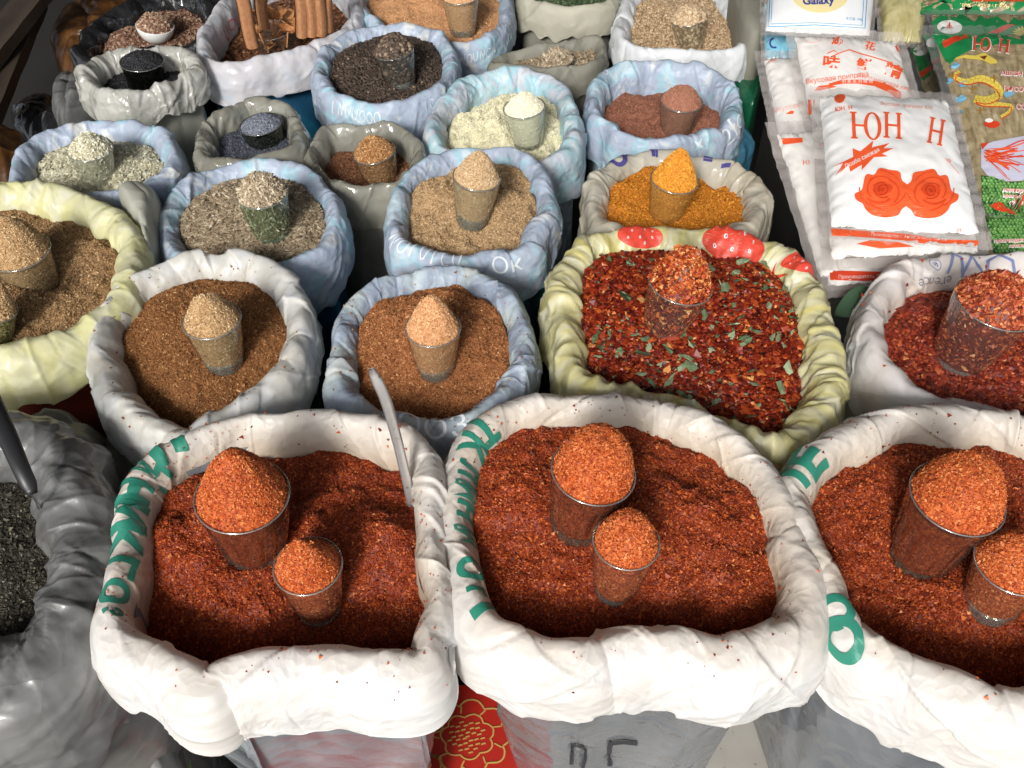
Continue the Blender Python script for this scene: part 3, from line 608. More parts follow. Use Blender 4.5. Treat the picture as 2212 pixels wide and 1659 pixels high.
    V = np.vstack([G.reshape(-1, 3), [[0, 0, float(mh(np.array([0.]), np.array([0.]))[0])], [0, 0, bt]]])
    ii = np.arange(na_*K).reshape(na_, K); jn = np.roll(ii, -1, 0)
    q = np.stack([ii[:, :-1], ii[:, 1:], jn[:, 1:], jn[:, :-1]], 2).reshape(-1, 4)
    t = np.vstack([np.stack([np.full(na_, na_*K), ii[:, 0], jn[:, 0]], 1), np.stack([np.full(na_, na_*K+1), jn[:, -1], ii[:, -1]], 1)])
    gs = gsize or sack.size_; kd = sack.kind_; a = NR.uniform(0, 2*math.pi, gcount); rr_ = np.sqrt(NR.uniform(0, 1, gcount))*rin*.985
    x, y = rr_*np.cos(a), rr_*np.sin(a); z_ = mh(x, y)+gs*NR.uniform(-.2, .9, gcount)*(.7 if kd in ('ball', 'ballet') else .35)
    nside = int(gcount*.9); a2 = NR.uniform(0, 2*math.pi, nside); t2 = NR.uniform(.14, .99, nside); r2 = (rb+(rad-rb)*t2**.85)*(.945 if kind == 'facet' else 1)-.0022-gs*(.35 if kd != 'ball' else .8)
    pos = np.vstack([np.stack([x, y, z_], 1), np.stack([r2*np.cos(a2), r2*np.sin(a2), t2*h*frac], 1)])
    gv, gf, gr = grains(pos, kd, gs, 0, .3, rmean=.74)  # lighter grain mix paints in the sun caught by the mounds
    nb_ = len(q)+len(t); rb_ = np.clip(NR.normal(.58 if kd == 'chunk' else .2, .12, nb_), 0, 1)  # base darker than its grains, painted shade between them
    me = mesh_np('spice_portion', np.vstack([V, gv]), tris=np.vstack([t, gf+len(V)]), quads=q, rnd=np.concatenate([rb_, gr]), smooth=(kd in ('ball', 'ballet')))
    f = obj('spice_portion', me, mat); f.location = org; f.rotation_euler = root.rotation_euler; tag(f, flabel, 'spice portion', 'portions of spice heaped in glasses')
    return root, rp, rad

#@@SCENE
# ------------------------------------------------------------------ the setting
def surface(name, mat, x0, y0, x1, y1, z, n=1, h=0.):
    xs, ys = np.linspace(x0, x1, n+1), np.linspace(y0, y1, n+1); X, Y = np.meshgrid(xs, ys, indexing='ij'); Z = z + h*fbm(X*3, Y*3, 3)
    ii = np.arange((n+1)**2).reshape(n+1, n+1); q = np.stack([ii[:-1, :-1], ii[1:, :-1], ii[1:, 1:], ii[:-1, 1:]], 2).reshape(-1, 4)
    o = obj(name, mesh_np(name, np.stack([X, Y, Z], 2).reshape(-1, 3), quads=q), mat); return o
m, n, o = newmat('worn_concrete'); L = n.links.new; tc = N(n, 'ShaderNodeTexCoord'); no = N(n, 'ShaderNodeTexNoise'); no.inputs['Scale'].default_value = 9; no.inputs['Detail'].default_value = 8
L(tc.outputs['Object'], no.inputs['Vector']); r = ramp(n, [(.35, (.30, .28, .25)), (.65, (.42, .40, .36))]); L(no.outputs[0], r.inputs[0])
n2 = N(n, 'ShaderNodeTexNoise'); n2.inputs['Scale'].default_value = 140; n2.inputs['Detail'].default_value = 3; L(tc.outputs['Object'], n2.inputs['Vector']); r2 = ramp(n, [(.66, (0, 0, 0)), (.72, (.8, .8, .8))]); L(n2.outputs[0], r2.inputs[0])
mx = N(n, 'ShaderNodeMix', data_type='RGBA'); L(r2.outputs[0], mx.inputs[0]); L(r.outputs[0], mx.inputs[6]); mx.inputs[7].default_value = (.12, .10, .08, 1)
b = N(n, 'ShaderNodeBsdfPrincipled'); b.inputs['Roughness'].default_value = .75; L(mx.outputs[2], b.inputs['Base Color']); bp = N(n, 'ShaderNodeBump'); bp.inputs['Strength'].default_value = .3; bp.inputs['Distance'].default_value = .002
L(no.outputs[0], bp.inputs['Height']); L(bp.outputs[0], b.inputs['Normal']); L(b.outputs[0], o.inputs[0]); M['concrete'] = m
tag(surface('floor', simple('shade_dark_floor', (.014, .013, .012), .9), -4, -1.5, 4, 5, 0), kind='structure', label='shade-darkened floor under the sacks')  # near-black colour puts the shade over the ground into the floor itself
dwood = plastic('dark_wood', [(.3, (.020, .014, .010)), (.7, (.055, .040, .028))], cscale=9, rough=.7, transl=0, bump=.3, bscale=20, stretch=(.3, 3))
M['dwood'] = dwood; M['crate'] = simple('grey_card', (.13, .125, .11), .8)

aw = surface('added_shade_awning', simple('added_awning_canvas', (.10, .09, .08), .9), -3.2, -.7, 3.2, 4.2, 2.25, 12, .03); tag(aw, kind='structure')  # unseen awning added out of frame to block overhead sky light
bw_ = obj('added_shade_wall', mesh_np('added_shade_wall', [(-3.2, 3.4, 0), (3.2, 3.4, 0), (3.2, 3.4, 2.3), (-3.2, 3.4, 2.3)], quads=[(0, 1, 2, 3)], smooth=False), simple('added_wall_dark', (.05, .04, .03), .9)); tag(bw_, kind='structure')  # unseen dark wall added behind, for shade together with the roof
# low front slab (pale tile) and red patterned oilcloth seen between the front sacks
def zplane(pts, z): return [P(u, v, z) for u, v in pts]
def flatsheet(name, pts2, z, mat, thick=.002):
    p = [(q.x, q.y) for q in zplane(pts2, z)]; V, T_ = poly(p); nn = len(V)
    VV = np.vstack([np.c_[V, np.full(nn, z)], np.c_[V, np.full(nn, z-thick)]]); T2 = T_[:, ::-1]+nn
    side = [(i, (i+1) % nn, nn+(i+1) % nn, nn+i) for i in range(nn)]
    me = mesh_np(name, VV, tris=np.vstack([T_, T2]), quads=side, smooth=False); return obj(name, me, mat)
ZC = .14
cloth = flatsheet('oilcloth', [(560, 1480), (1180, 1480), (1180, 1900), (560, 1900)], ZC, simple('red_oilcloth', (.42, .022, .014), .28, 0, .4), .003)
tag(cloth, 'glossy red oilcloth with gold flower outlines between the two big front sacks', 'oilcloth')
def p2(u, v, z=ZC): q = P(u, v, z); return (q.x, q.y)
def ondeck(shapes, mat, name, parent, z):
    V, T_ = join(*shapes); o = obj(name, mesh_np(name, np.c_[V, np.full(len(V), z)], tris=T_), mat, parent); return o
gold = simple('gold_print', (.55, .33, .10), .3, 0, .3)
sh = []
def flower(u, v, rad, seed):
    r_ = random.Random(seed); out = []
    def lobes(r, k, a0, w):
        pts = []
        for i in range(k*10+1):
            a = a0+i/(k*10)*2*math.pi; rr = r*(.86+.17*abs(math.sin((a-a0)*k/2))+r_.uniform(-.012, .012)); pts.append(p2(u+rr*math.cos(a), v+rr*.85*math.sin(a)))
        return stroke(pts, w)
    out += [lobes(rad, 9, .3, .0017), lobes(rad*.62, 7, .1, .0015)]
    for i in range(34):
        a = i*2.4; r = rad*.46*math.sqrt(i/34); x, y = u+r*math.cos(a), v+r*.85*math.sin(a); an = .35
        out.append(stroke([p2(x-5*math.cos(an), y+4*math.sin(an)), p2(x, y-.6), p2(x+5*math.cos(an), y-4*math.sin(an))], .0016))
    for i in range(9):
        a = .3+i*2*math.pi/9; out.append(stroke([p2(u+rad*k_*math.cos(a+.05*math.sin(k_*9)), v+rad*.85*k_*math.sin(a+.05*math.sin(k_*9))) for k_ in (.66, .75, .85)], .0014))
    return out
for (u, v, r_, s_) in ((1010, 1592, 92, 1), (880, 1690, 88, 2), (1060, 1745, 80, 3), (905, 1545, 60, 4), (760, 1600, 80, 5)): sh += flower(u, v, r_, s_)
ondeck(sh, gold, 'gold_flower_print', cloth, ZC+.0008)
slab = flatsheet('floor_slab', [(1180, 1440), (2300, 1440), (2300, 1900), (1180, 1900)], ZC-.004, M['concrete'], .1); tag(slab, 'pale worn stone slab with a thin crack', kind='structure')
ondeck([stroke([p2(u, v, ZC-.004) for u, v in ((1838, 1470), (1836, 1500), (1841, 1540), (1838, 1590), (1848, 1640), (1853, 1670))], .0012)], simple('crack_dark', (.05, .04, .03), .9), 'crack', slab, ZC-.0032)
grn = flatsheet('printed_paper', [(200, 1640), (330, 1590), (400, 1585), (440, 1800), (200, 1800)], ZC+.05, simple('green_paper', (.28, .38, .12), .5), .001)
tag(grn, 'yellow-green printed paper with black latin lettering behind the left front sack', 'paper')
for (s_, u, v, hh, rt) in (('g Kang P', 356, 1622, 17, -3), ('826 1581', 345, 1657, 20, -3)):
    q = P(u, v, ZC+.051); k = depth(q)/F; V, T_ = text(s_, .02, .8)
    V, T_ = shift((V, T_), 0, 0, hh*k*1.15, 1, 3); obj('lettering', mesh_np('lettering', np.c_[V+np.array([q.x, q.y]), np.full(len(V), ZC+.0518)], tris=T_), M['ink_black'], grn)
# dark wooden stall boards at the far left
def board(pa, pb, w, th, mat, name, label):
    a, b = Vector(pa), Vector(pb); d = b-a; L_ = d.length; V, Q = [], []
    ns = 12
    for i in range(ns+1):
        for (y, z) in ((-w/2, 0), (w/2, 0), (w/2, th), (-w/2, th)): V.append((L_*i/ns, y+R.uniform(-.001, .001), z+R.uniform(-.001, .001)))
    for i in range(ns):
        for k in range(4): Q.append((4*i+k, 4*i+(k+1) % 4, 4*i+4+(k+1) % 4, 4*i+4+k))
    Q += [(3, 2, 1, 0), tuple(4*ns+k for k in range(4))]
    o = obj(name, mesh_np(name, V, quads=Q, smooth=False, uv=[(v[0], v[1]) for v in V]), mat); o.location = a
    o.rotation_euler = d.to_track_quat('X', 'Z').to_euler(); return tag(o, label, 'board', 'dark boards of the stall')
board(P(-120, 260, .22), P(130, -60, .30), .05, .02, M['dwood'], 'wooden_board', 'dark brown board leaning from the left edge towards the amber bag')
board(P(-90, 420, .20), P(75, 20, .24), .045, .02, M['dwood'], 'wooden_board', 'dark brown board nearest the left edge of the picture')
board(P(-300, 120, .26), P(60, -150, .34), .06, .02, M['dwood'], 'wooden_board', 'dark brown board lying above the other two at the upper left corner')

# generic crumpled plastic bundle: a blob with creases
def bundle(name, label, cat, pts, ztop, mat, seed, dome=.03, amp=.006, zb=0.0, group=None, n=150, facet=1., wrap=.25):
    rg = np.random.default_rng(seed); pp = [tuple(P(u, v, ztop)) for u, v in pts]; C, Lc = closed_curve(pp, n); c = C.mean(0); rows = []; m_ = 60
    th = np.arange(n)/n*2*math.pi
    G = np.zeros((n, m_+14, 3))
    for j in range(m_):
        r = (j+.001)/m_; G[:, j] = c+(C-c)*r; G[:, j, 2] = ztop-dome+dome*math.sqrt(max(0, 1-r**3))*2-dome
    for j in range(14):
        t = (j+1)/14; G[:, m_+j] = c+(C-c)*(1+.05*math.sin(t*3)-.1*t); G[:, m_+j, 2] = (ztop-dome*2)*(1-t)+zb*t
    X, Y, Z = G[..., 0], G[..., 1], G[..., 2]
    d = amp*(ridg(X*9+seed, (Y+Z)*9, seed, 4)*.9+fbm(X*16, (Y-Z)*16+seed, seed+3, 3)*1.2)
    for k in range(40):
        x0, y0 = C[rg.integers(n)][:2]*rg.uniform(.2, 1)+c[:2]*0; x0 = c[0]+(x0-c[0])*rg.uniform(.1, 1); a = rg.uniform(0, 3.14); x = (X-x0)*math.cos(a)+(Y-y0-Z*.5)*math.sin(a); w = rg.uniform(.003, .01)
        d += rg.choice([-1, 1])*rg.uniform(.2, 1)*amp*np.exp(-np.abs(x)/w)
    G[..., 2] += d*np.linspace(1, .4, m_+14)[None]; o_ = (G-c); rr = np.linalg.norm(o_[..., :2], axis=2)[..., None]+1e-6; G[..., :2] += o_[..., :2]/rr*(d*.8)[..., None]*np.clip(rr/.02, 0, 1)
    G[..., 2] = np.maximum(G[..., 2], zb)
    ii = np.arange(n*(m_+14)).reshape(n, -1); jn = np.roll(ii, -1, 0); q = np.stack([ii[:, :-1], ii[:, 1:], jn[:, 1:], jn[:, :-1]], 2).reshape(-1, 4)
    uv = np.stack([X/.3, (Y+(ztop-Z))/.3], 2).reshape(-1, 2); org = np.array([c[0], c[1], zb])
    o = obj(name, mesh_np(name, G.reshape(-1, 3)-org, quads=q, uv=uv), mat); o.location = org; return tag(o, label, cat, group)

GS = 'open sacks and bags of spices'
# ------------------------------------------------------------------ front row
A1 = Sack('spice_sack', 'cream-white chili powder sack with green letters and a metal blade stuck in it', GS,
    [(273, 1090), (290, 1030), (340, 982), (410, 942), (500, 908), (640, 895), (780, 907), (865, 932), (920, 985), (928, 1090), (935, 1200), (952, 1290), (930, 1355), (925, 1410), (880, 1432), (780, 1424), (660, 1420), (560, 1426), (480, 1442), (435, 1462), (375, 1428), (320, 1392), (255, 1360), (232, 1310), (244, 1240), (257, 1170)],
    M['white_liner'], M['silver_film'], wi=.013, wo=.013, drop=.034, lvl=.036, S=620, T=64, fwo=.014, fdrop=.016, seed=1, z=0.452, undul=.003, hem=.004, inset=.012, taper=.045, face=.0, crease=1.0, crisp=((.06, .006, .8), (.03, .002, -.6), (.013, .0009, .5)), folds=14)
A1.fill('chili_powder_heap', 'dunes of red chili powder in the cream-white sack with the metal blade', M['chili'], 'chunk', .00075, 70000, mound=.012, rough=.014, dip=.020,
    bumps=[(420, 1200, .012, .035), (640, 1230, .004, .03), (840, 1180, .010, .03), (560, 1210, -.012, .03), (700, 1330, -.012, .035), (380, 1330, -.008, .03)])
A2 = Sack('spice_sack', 'white chili powder sack in the middle of the front row, black marker strokes below', GS,
    [(988, 1000), (1005, 955), (1035, 918), (1080, 888), (1150, 870), (1300, 860), (1450, 877), (1550, 918), (1630, 980), (1682, 1050), (1712, 1130), (1738, 1220), (1745, 1290), (1728, 1345), (1672, 1372), (1610, 1392), (1560, 1400), (1500, 1388), (1420, 1380), (1330, 1386), (1240, 1402), (1150, 1388), (1090, 1358), (1040, 1315), (1012, 1262), (992, 1170), (982, 1080)],
    M['white_liner'], M['grey_film'], wi=.015, wo=.016, drop=.038, lvl=.024, S=660, T=64, fwo=.008, fdrop=.014, seed=2, z=0.452, undul=.003, hem=.004, inset=.012, taper=.045, face=.0, crease=1.0, crisp=((.06, .006, .8), (.03, .002, -.6), (.013, .0009, .5)), folds=14)
A2.fill('chili_powder_heap', 'red chili powder filling the middle front sack nearly to the rim', M['chili'], 'chunk', .0008, 72000, mound=.010, rough=.012, dip=.024,
    bumps=[(1250, 1110, -.010, .04), (1335, 1290, -.010, .035), (1530, 1230, .010, .05), (1120, 1040, .006, .05)])
A3 = Sack('spice_sack', 'white sack of red chili powder cut off by the right edge of the photo', GS,
    [(1712, 1040), (1765, 975), (1850, 925), (1920, 900), (2040, 890), (2150, 896), (2260, 920), (2350, 980), (2400, 1100), (2430, 1250), (2410, 1400), (2330, 1480), (2250, 1508), (2165, 1512), (2095, 1482), (2020, 1448), (1940, 1410), (1880, 1372), (1828, 1318), (1788, 1240), (1755, 1160), (1724, 1090)],
    M['white_liner'], M['grey_film'], wi=.015, wo=.016, drop=.038, lvl=.028, S=620, T=60, fwo=.008, fdrop=.028, seed=3, z=0.452, undul=.003, hem=.004, taper=.03, face=.0, crease=1.0, crisp=((.06, .006, .8), (.03, .002, -.6), (.013, .0009, .5)), folds=14)
A3.fill('chili_powder_heap', 'dark red chili powder in the sack at the right edge', M['chili'], 'chunk', .0008, 62000, mound=.010, rough=.012, dip=.022,
    bumps=[(1975, 1180, -.014, .045), (1900, 1130, .005, .03), (2060, 1290, .008, .03), (2130, 1360, -.012, .03)])
A0 = Sack('spice_sack', 'charcoal plastic bag of coarse ground black pepper at the left edge', GS,
    [(-330, 1000), (-230, 930), (-100, 905), (0, 915), (80, 935), (135, 985), (160, 1060), (172, 1140), (168, 1230), (150, 1310), (100, 1370), (40, 1412), (-40, 1440), (-200, 1450), (-330, 1370), (-380, 1180)],
    M['charcoal_film'], M['grey_bag'], wi=.03, wo=.026, drop=.055, lvl=.034, S=560, T=64, fwo=.02, fdrop=.05, seed=4, undul=.006, hem=.012, crease=3.2, gather=20, face=.001, crisp=((.022, .006, .9), (.011, .0028, -.7), (.006, .001, .4)), taper=-.03, z=.445, bulge=.02)
A0.fill('ground_pepper_heap', 'coarse ground black pepper in the charcoal bag', M['groundpepper'], 'chunk', .0010, 30000, mound=.012, rough=.008)
bundle('plastic_bag', 'crumpled grey-white plastic bag wedged between the yellow sack and the charcoal bag', 'plastic bag', [(-80, 900), (40, 868), (130, 858), (215, 905), (290, 958), (300, 1010), (245, 1100), (180, 1080), (60, 1000), (-80, 990)], .385, M['grey_bag'], 11, dome=.02, amp=.006, group=None)
bundle('plastic_bag', 'smooth grey plastic bag with a red printed patch at the lower left corner', 'plastic bag', [(-150, 1500), (30, 1440), (150, 1400), (240, 1400), (315, 1500), (345, 1570), (330, 1640), (240, 1720), (0, 1800), (-200, 1700)], .29, M['grey_bag'], 12, dome=.02, amp=.004)
b_ = bpy.data.objects['plastic_bag.001']; 
q0 = [P(u, v, .292) for u, v in ((-60, 1600), (20, 1560), (62, 1650), (10, 1700), (-80, 1700))]
pt = obj('red_patch', None or mesh_np('red_patch', *(lambda S_: (np.c_[S_[0], np.zeros(len(S_[0]))], S_[1]))(subdiv(*poly([(p.x, p.y) for p in q0]), .006))), M['ink_red'], b_)
bpy.context.view_layer.update()
for v_ in pt.data.vertices:
    ok, loc, nn, _ = b_.ray_cast(Vector((v_.co.x, v_.co.y, 1))-b_.location, Vector((0, 0, -1)))
    v_.co = (loc+Vector((0, 0, .0012))) if ok else Vector((v_.co.x, v_.co.y, .25))-b_.location

# ------------------------------------------------------------------ second row
B0 = Sack('spice_sack', 'pale yellow plastic sack of light brown coarse powder cut by the left edge', GS,
    [(-120, 425), (0, 400), (100, 402), (190, 425), (255, 472), (285, 545), (272, 615), (225, 668), (150, 712), (70, 745), (-30, 765), (-170, 745), (-280, 660), (-300, 530), (-220, 455)],
    M['yellow_rim'], M['red_body'], wi=.020, wo=.024, drop=.034, lvl=.026, S=480, T=50, fwo=.006, fdrop=.018, seed=5, z=0.425, wk=.62, undul=.004, gather=30, crease=1.4, taper=.0)
B0.fill('coriander_powder_heap', 'light brown coarse powder in the pale yellow sack', M['coriander'], 'chunk', .0009, 36000, mound=.016, rough=.012, bumps=[(110, 600, -.02, .025)])
B1 = Sack('spice_sack', 'greyish white sack of dark brown powder standing behind the left front sack', GS,
    [(212, 700), (250, 625), (340, 575), (450, 548), (555, 555), (625, 600), (652, 670), (640, 740), (602, 805), (535, 862), (450, 908), (392, 935), (310, 900), (245, 850), (214, 780)],
    M['cream_rim'], M['dark_body'], wi=.018, wo=.020, drop=.045, lvl=.022, S=440, T=50, fwo=.004, fdrop=.006, seed=6, z=0.425, wk=.62, undul=.005, crease=1.2)
B1.fill('brown_powder_heap', 'dark brown powder in the greyish white sack', M['cumin_brown'], 'chunk', .00075, 40000, mound=.014, rough=.007, dip=.018)
B2 = Sack('spice_sack', 'slate blue sack of reddish brown powder between the greyish sack and the strawberry print sack', GS,
    [(728, 770), (738, 690), (785, 625), (870, 590), (975, 577), (1065, 605), (1118, 665), (1140, 735), (1128, 795), (1085, 848), (1030, 890), (950, 908), (860, 904), (780, 880), (736, 840)],
    M['slate_rim'], M['dark_body'], wi=.016, wo=.018, drop=.045, lvl=.016, S=440, T=50, fwo=.004, fdrop=.01, seed=7, z=0.425, wk=.62, undul=.004, crease=1.5)
B2.fill('reddish_powder_heap', 'reddish brown powder in the slate blue sack', M['cumin_red'], 'chunk', .00078, 40000, mound=.018, rough=.010, dip=.018, bumps=[(940, 820, -.010, .03), (1080, 790, .006, .02)])
B3 = Sack('spice_sack', 'yellow sack with red strawberry prints full of chili flakes and green leaves', GS,
    [(1212, 620), (1238, 550), (1295, 512), (1400, 497), (1500, 498), (1620, 513), (1705, 548), (1760, 620), (1785, 700), (1798, 790), (1790, 870), (1752, 925), (1690, 950), (1600, 928), (1490, 890), (1380, 862), (1290, 838), (1240, 790), (1222, 710)],
    M['yellow_rim2'], M['yellow_rim2'], wi=.020, wo=.022, drop=.05, lvl=.016, S=520, T=54, fwo=.004, fdrop=.01, seed=8, z=0.425, wk=.62, undul=.005, gather=20, crease=1.7, face=.003)
h_ = B3.fill('chili_flake_heap', 'red chili flakes mixed with dried green leaves in the strawberry print sack', M['chiliflake'], 'flake', .0021, 17000, mound=.012, rough=.009, flat=.35, var=.4, dip=.022)
B4 = Sack('spice_sack', 'white sack with faded blue print full of maroon chili flakes at the right edge', GS,
    [(1880, 660), (1930, 592), (1990, 562), (2100, 552), (2250, 552), (2380, 600), (2430, 700), (2400, 850), (2290, 912), (2180, 905), (2080, 885), (1990, 850), (1920, 795), (1880, 730)],
    M['white_liner2'], M['cream_rim'], wi=.018, wo=.018, drop=.05, lvl=.030, S=480, T=50, fwo=.004, fdrop=.01, seed=9, z=0.425, wk=.62, undul=.003, crease=.8)
B4.fill('chili_flake_heap', 'maroon chili flakes without leaves in the white sack at the right edge', M['chiliflake_b'], 'flake', .0020, 15000, mound=.016, rough=.009, flat=.35, dip=.018)
# green dried leaves mixed into the flakes
def leafmix(sack, n, parent, name='leaf_pieces', smin=.003, smax=.0095, area=None, stuff=True, pos=None):
    V, T_, rr = [], [], []
    for k in range(n):
        if pos is None:
            u, v = R.uniform(1265, 1735), R.uniform(560, 920)
            cl = fbm(np.array([u/90.]), np.array([v/90.]), 5)[0]
            if cl < .02 and R.random() < .85: continue
            p = P(u, v, sack.z-sack.lvl+.008); x, y = p.x, p.y
            d = math.hypot(x-sack.c[0], y-sack.c[1]); 
            if d > sack.rad(math.atan2(y-sack.c[1], x-sack.c[0]))*.97: continue
            z = float(sack.height(np.array([x]), np.array([y]))[0])+.0016+R.uniform(0, .0016)
            p = Vector((x, y, z))
        else: p = pos[k]
        s_ = R.uniform(smin, smax)*(1 if R.random() < .8 else 1.35)*(.6+.4*R.random()); m_ = R.choice([6, 7, 8, 9]); a0 = R.uniform(0, 6.28); sq = R.uniform(.3, .8)
        o_ = len(V); tx, ty = R.gauss(0, .35), R.gauss(0, .35); ca, sa = math.cos(a0), math.sin(a0); V.append((p.x, p.y, p.z+s_*.15))
        for i in range(m_):
            a = i/m_*6.283; r = s_*R.uniform(.3, 1.1); x, y = r*math.cos(a), r*sq*math.sin(a); x, y = x*ca-y*sa, x*sa+y*ca; V.append((p.x+x, p.y+y, p.z+x*tx+y*ty+R.uniform(-.1, .25)*s_))
        for i in range(m_): T_.append((o_, o_+1+i, o_+1+(i+1) % m_))
        g = min(1, max(0, R.gauss(.6, .2))); rr += [min(1, max(0, g+R.uniform(-.15, .15))) for _ in range(m_)]
    off = np.array(parent.matrix_world.translation); off = np.array(parent.location)
    o = obj(name, mesh_np(name, np.array(V)-off, tris=T_, rnd=rr, smooth=False), M['herb'], parent)
    if stuff: tag(o, kind='stuff')
    return o
leafmix(B3, 620, h_, smin=.0018, smax=.0078)
big = [(1342, 660, .013), (1350, 668, .011), (1440, 770, .010), (1600, 742, .011), (1604, 752, .009), (1596, 705, .008), (1380, 770, .008), (1705, 790, .007), (1490, 795, .008), (1690, 830, .008), (1560, 655, .007), (1655, 680, .008)]
big_ = [Vector((P(u, v, .41).x, P(u, v, .41).y, float(B3.height(np.array([P(u, v, .41).x]), np.array([P(u, v, .41).y]))[0])+.004)) for u, v, s_ in big]
for p_ in big_: leafmix(B3, 1, h_, 'leaf_piece', .009, .012, None, False, [p_])
for (u, v, s_) in ((1342, 662, .016), (1440, 770, .012), (1600, 740, .013), (1598, 705, .010), (1380, 770, .010), (1705, 790, .009), (1490, 795, .009), (1690, 830, .009)):
    pass

# ------------------------------------------------------------------ third row
C0 = Sack('spice_sack', 'blue-grey bag of pale flaky grains at the left behind the yellow sack', GS,
    [(30, 360), (70, 303), (155, 271), (240, 263), (330, 276), (372, 312), (375, 352), (330, 390), (250, 415), (140, 420), (45, 408)],
    M['blue_rim2'], M['navy_body'], wi=.016, wo=.018, drop=.05, lvl=.020, S=300, T=40, seed=10, z=0.402, wk=.62, undul=.004)
C0.fill('pale_grain_heap', 'pale flaky grains in the blue-grey bag at the left', M['ricey'], 'flake', .0021, 7000, mound=.016, rough=.010, flat=.2)
bundle('plastic_bag', 'small dull grey plastic fold between the pale grain bag and the cumin seed sack', 'plastic bag', [(246, 385), (275, 370), (325, 388), (332, 430), (322, 490), (306, 505), (285, 470), (255, 420)], .43, M['pale_body'], 13, dome=.02, amp=.004)
C1 = Sack('spice_sack', 'blue sack of cumin seeds with the greenish fluted glass', GS,
    [(352, 490), (370, 425), (430, 378), (510, 353), (590, 347), (665, 368), (713, 415), (725, 470), (698, 528), (640, 562), (560, 575), (460, 568), (378, 545)],
    M['blue_rim'], M['navy_body'], wi=.015, wo=.018, drop=.05, lvl=.014, S=360, T=44, seed=11, z=0.402, wk=.62, undul=.004, fdrop=.02)
C1.fill('cumin_seed_heap', 'cumin seeds filling the blue sack under the greenish glass', M['cuminseed'], 'seed', .0027, 9000, mound=.014, rough=.004, flat=.55)
C2 = Sack('spice_sack', 'blue sack of tan powder with white hand lettering on its front rim', GS,
    [(850, 470), (866, 395), (920, 346), (1000, 323), (1110, 326), (1168, 365), (1188, 430), (1178, 478), (1140, 528), (1085, 550), (1000, 556), (920, 542), (870, 518)],
    M['blue_rim'], M['navy_body'], wi=.015, wo=.018, drop=.045, lvl=.020, S=360, T=44, seed=12, z=0.402, wk=.62, undul=.005, fwo=.006, fdrop=.012)
C2.fill('tan_powder_heap', 'tan powder in the blue sack with white hand lettering', M['tan'], 'chunk', .0009, 26000, mound=.012, rough=.016, bumps=[(1010, 500, -.012, .022), (1110, 400, -.008, .02), (940, 430, .008, .025)])
C3 = Sack('spice_sack', 'cloudy beige film bag of orange turmeric with violet letters on its rear rim', GS,
    [(1280, 430), (1298, 374), (1350, 336), (1420, 322), (1500, 335), (1590, 360), (1643, 400), (1647, 450), (1600, 497), (1520, 518), (1400, 508), (1310, 483)],
    M['clear_beige'], M['clear_beige'], wi=.017, wo=.018, drop=.05, lvl=.020, S=360, T=44, seed=13, z=0.402, wk=.62, undul=.006, crease=1.5)
C3.fill('turmeric_heap', 'orange turmeric powder in the cloudy beige bag', M['turmeric'], 'chunk', .0008, 16000, mound=.010, rough=.016)
C05 = Sack('spice_sack', 'small cloudy grey film bag of blue-black poppy seeds', GS,
    [(425, 318), (440, 268), (490, 232), (560, 214), (618, 228), (645, 272), (640, 312), (600, 330), (520, 345), (455, 343)],
    M['clear_grey'], M['clear_grey'], wi=.014, wo=.018, drop=.045, lvl=.026, S=280, T=40, seed=14, z=0.395, wk=.62, undul=.006, crease=1.6)
C05.fill('poppy_seed_heap', 'dark poppy seeds in the small cloudy grey bag', M['poppy'], 'ballet', .0008, 6000, mound=.004, rough=.004, rm=.25)
C15 = Sack('spice_sack', 'small cloudy brown-grey film bag of dark brown spice', GS,
    [(676, 318), (700, 280), (755, 268), (830, 268), (886, 287), (908, 325), (893, 368), (840, 396), (770, 404), (705, 390), (676, 356)],
    M['clear_grey'], M['clear_grey'], wi=.012, wo=.014, drop=.05, lvl=.034, S=280, T=40, seed=15, z=0.385, wk=.62, undul=.006, crease=1.6)
C15.fill('dark_spice_heap', 'dark brown spice in the small brown-grey film bag', M['darkspice'], 'chunk', .0010, 9000, mound=.004, rough=.006)
# ------------------------------------------------------------------ rear rows
D1 = Sack('spice_sack', 'pale crinkled film bag of black seeds at the upper left', GS,
    [(182, 165), (203, 133), (250, 110), (325, 112), (395, 108), (422, 130), (424, 150), (395, 162), (350, 182), (285, 198), (218, 190)],
    M['clear_pale'], M['pale_body'], wi=.013, wo=.014, drop=.03, lvl=.028, S=280, T=40, seed=16, z=0.380, wk=.62, undul=.005, fwo=.004, fdrop=.012, crease=2.5, gather=30)
D1.fill('black_seed_heap', 'black seeds in the pale crinkled film bag', M['blackseed'], 'ballet', .001, 4000, mound=.004, rough=.004, rm=.4)
D2 = Sack('spice_sack', 'milky lilac bag with red hand lettering holding cinnamon sticks and dried flowers', GS,
    [(432, 95), (445, 50), (475, 10), (510, -40), (600, -75), (700, -70), (765, -25), (770, 28), (733, 66), (660, 98), (600, 118), (540, 132), (475, 135), (440, 122)],
    M['lilac_rim'], M['navy_body'], wi=.014, wo=.018, drop=.04, lvl=.05, S=320, T=40, seed=17, z=0.370, wk=.62, undul=.004, fwo=.006, fdrop=.012)
D2.fill('spice_chip_heap', 'broken brown bark chips at the bottom of the milky lilac bag', M['darkspice'], 'flake', .004, 1500, mound=.002, rough=.006, flat=.2)
D3 = Sack('spice_sack', 'blue sack of black peppercorns with white hand lettering', GS,
    [(688, 155), (707, 100), (760, 66), (840, 52), (920, 61), (970, 95), (976, 145), (945, 187), (890, 215), (840, 226), (760, 215), (705, 192)],
    M['blue_rim2'], M['navy_body'], wi=.015, wo=.018, drop=.04, lvl=.014, S=320, T=40, seed=18, z=0.380, wk=.62, undul=.005, fwo=.004, fdrop=.01)
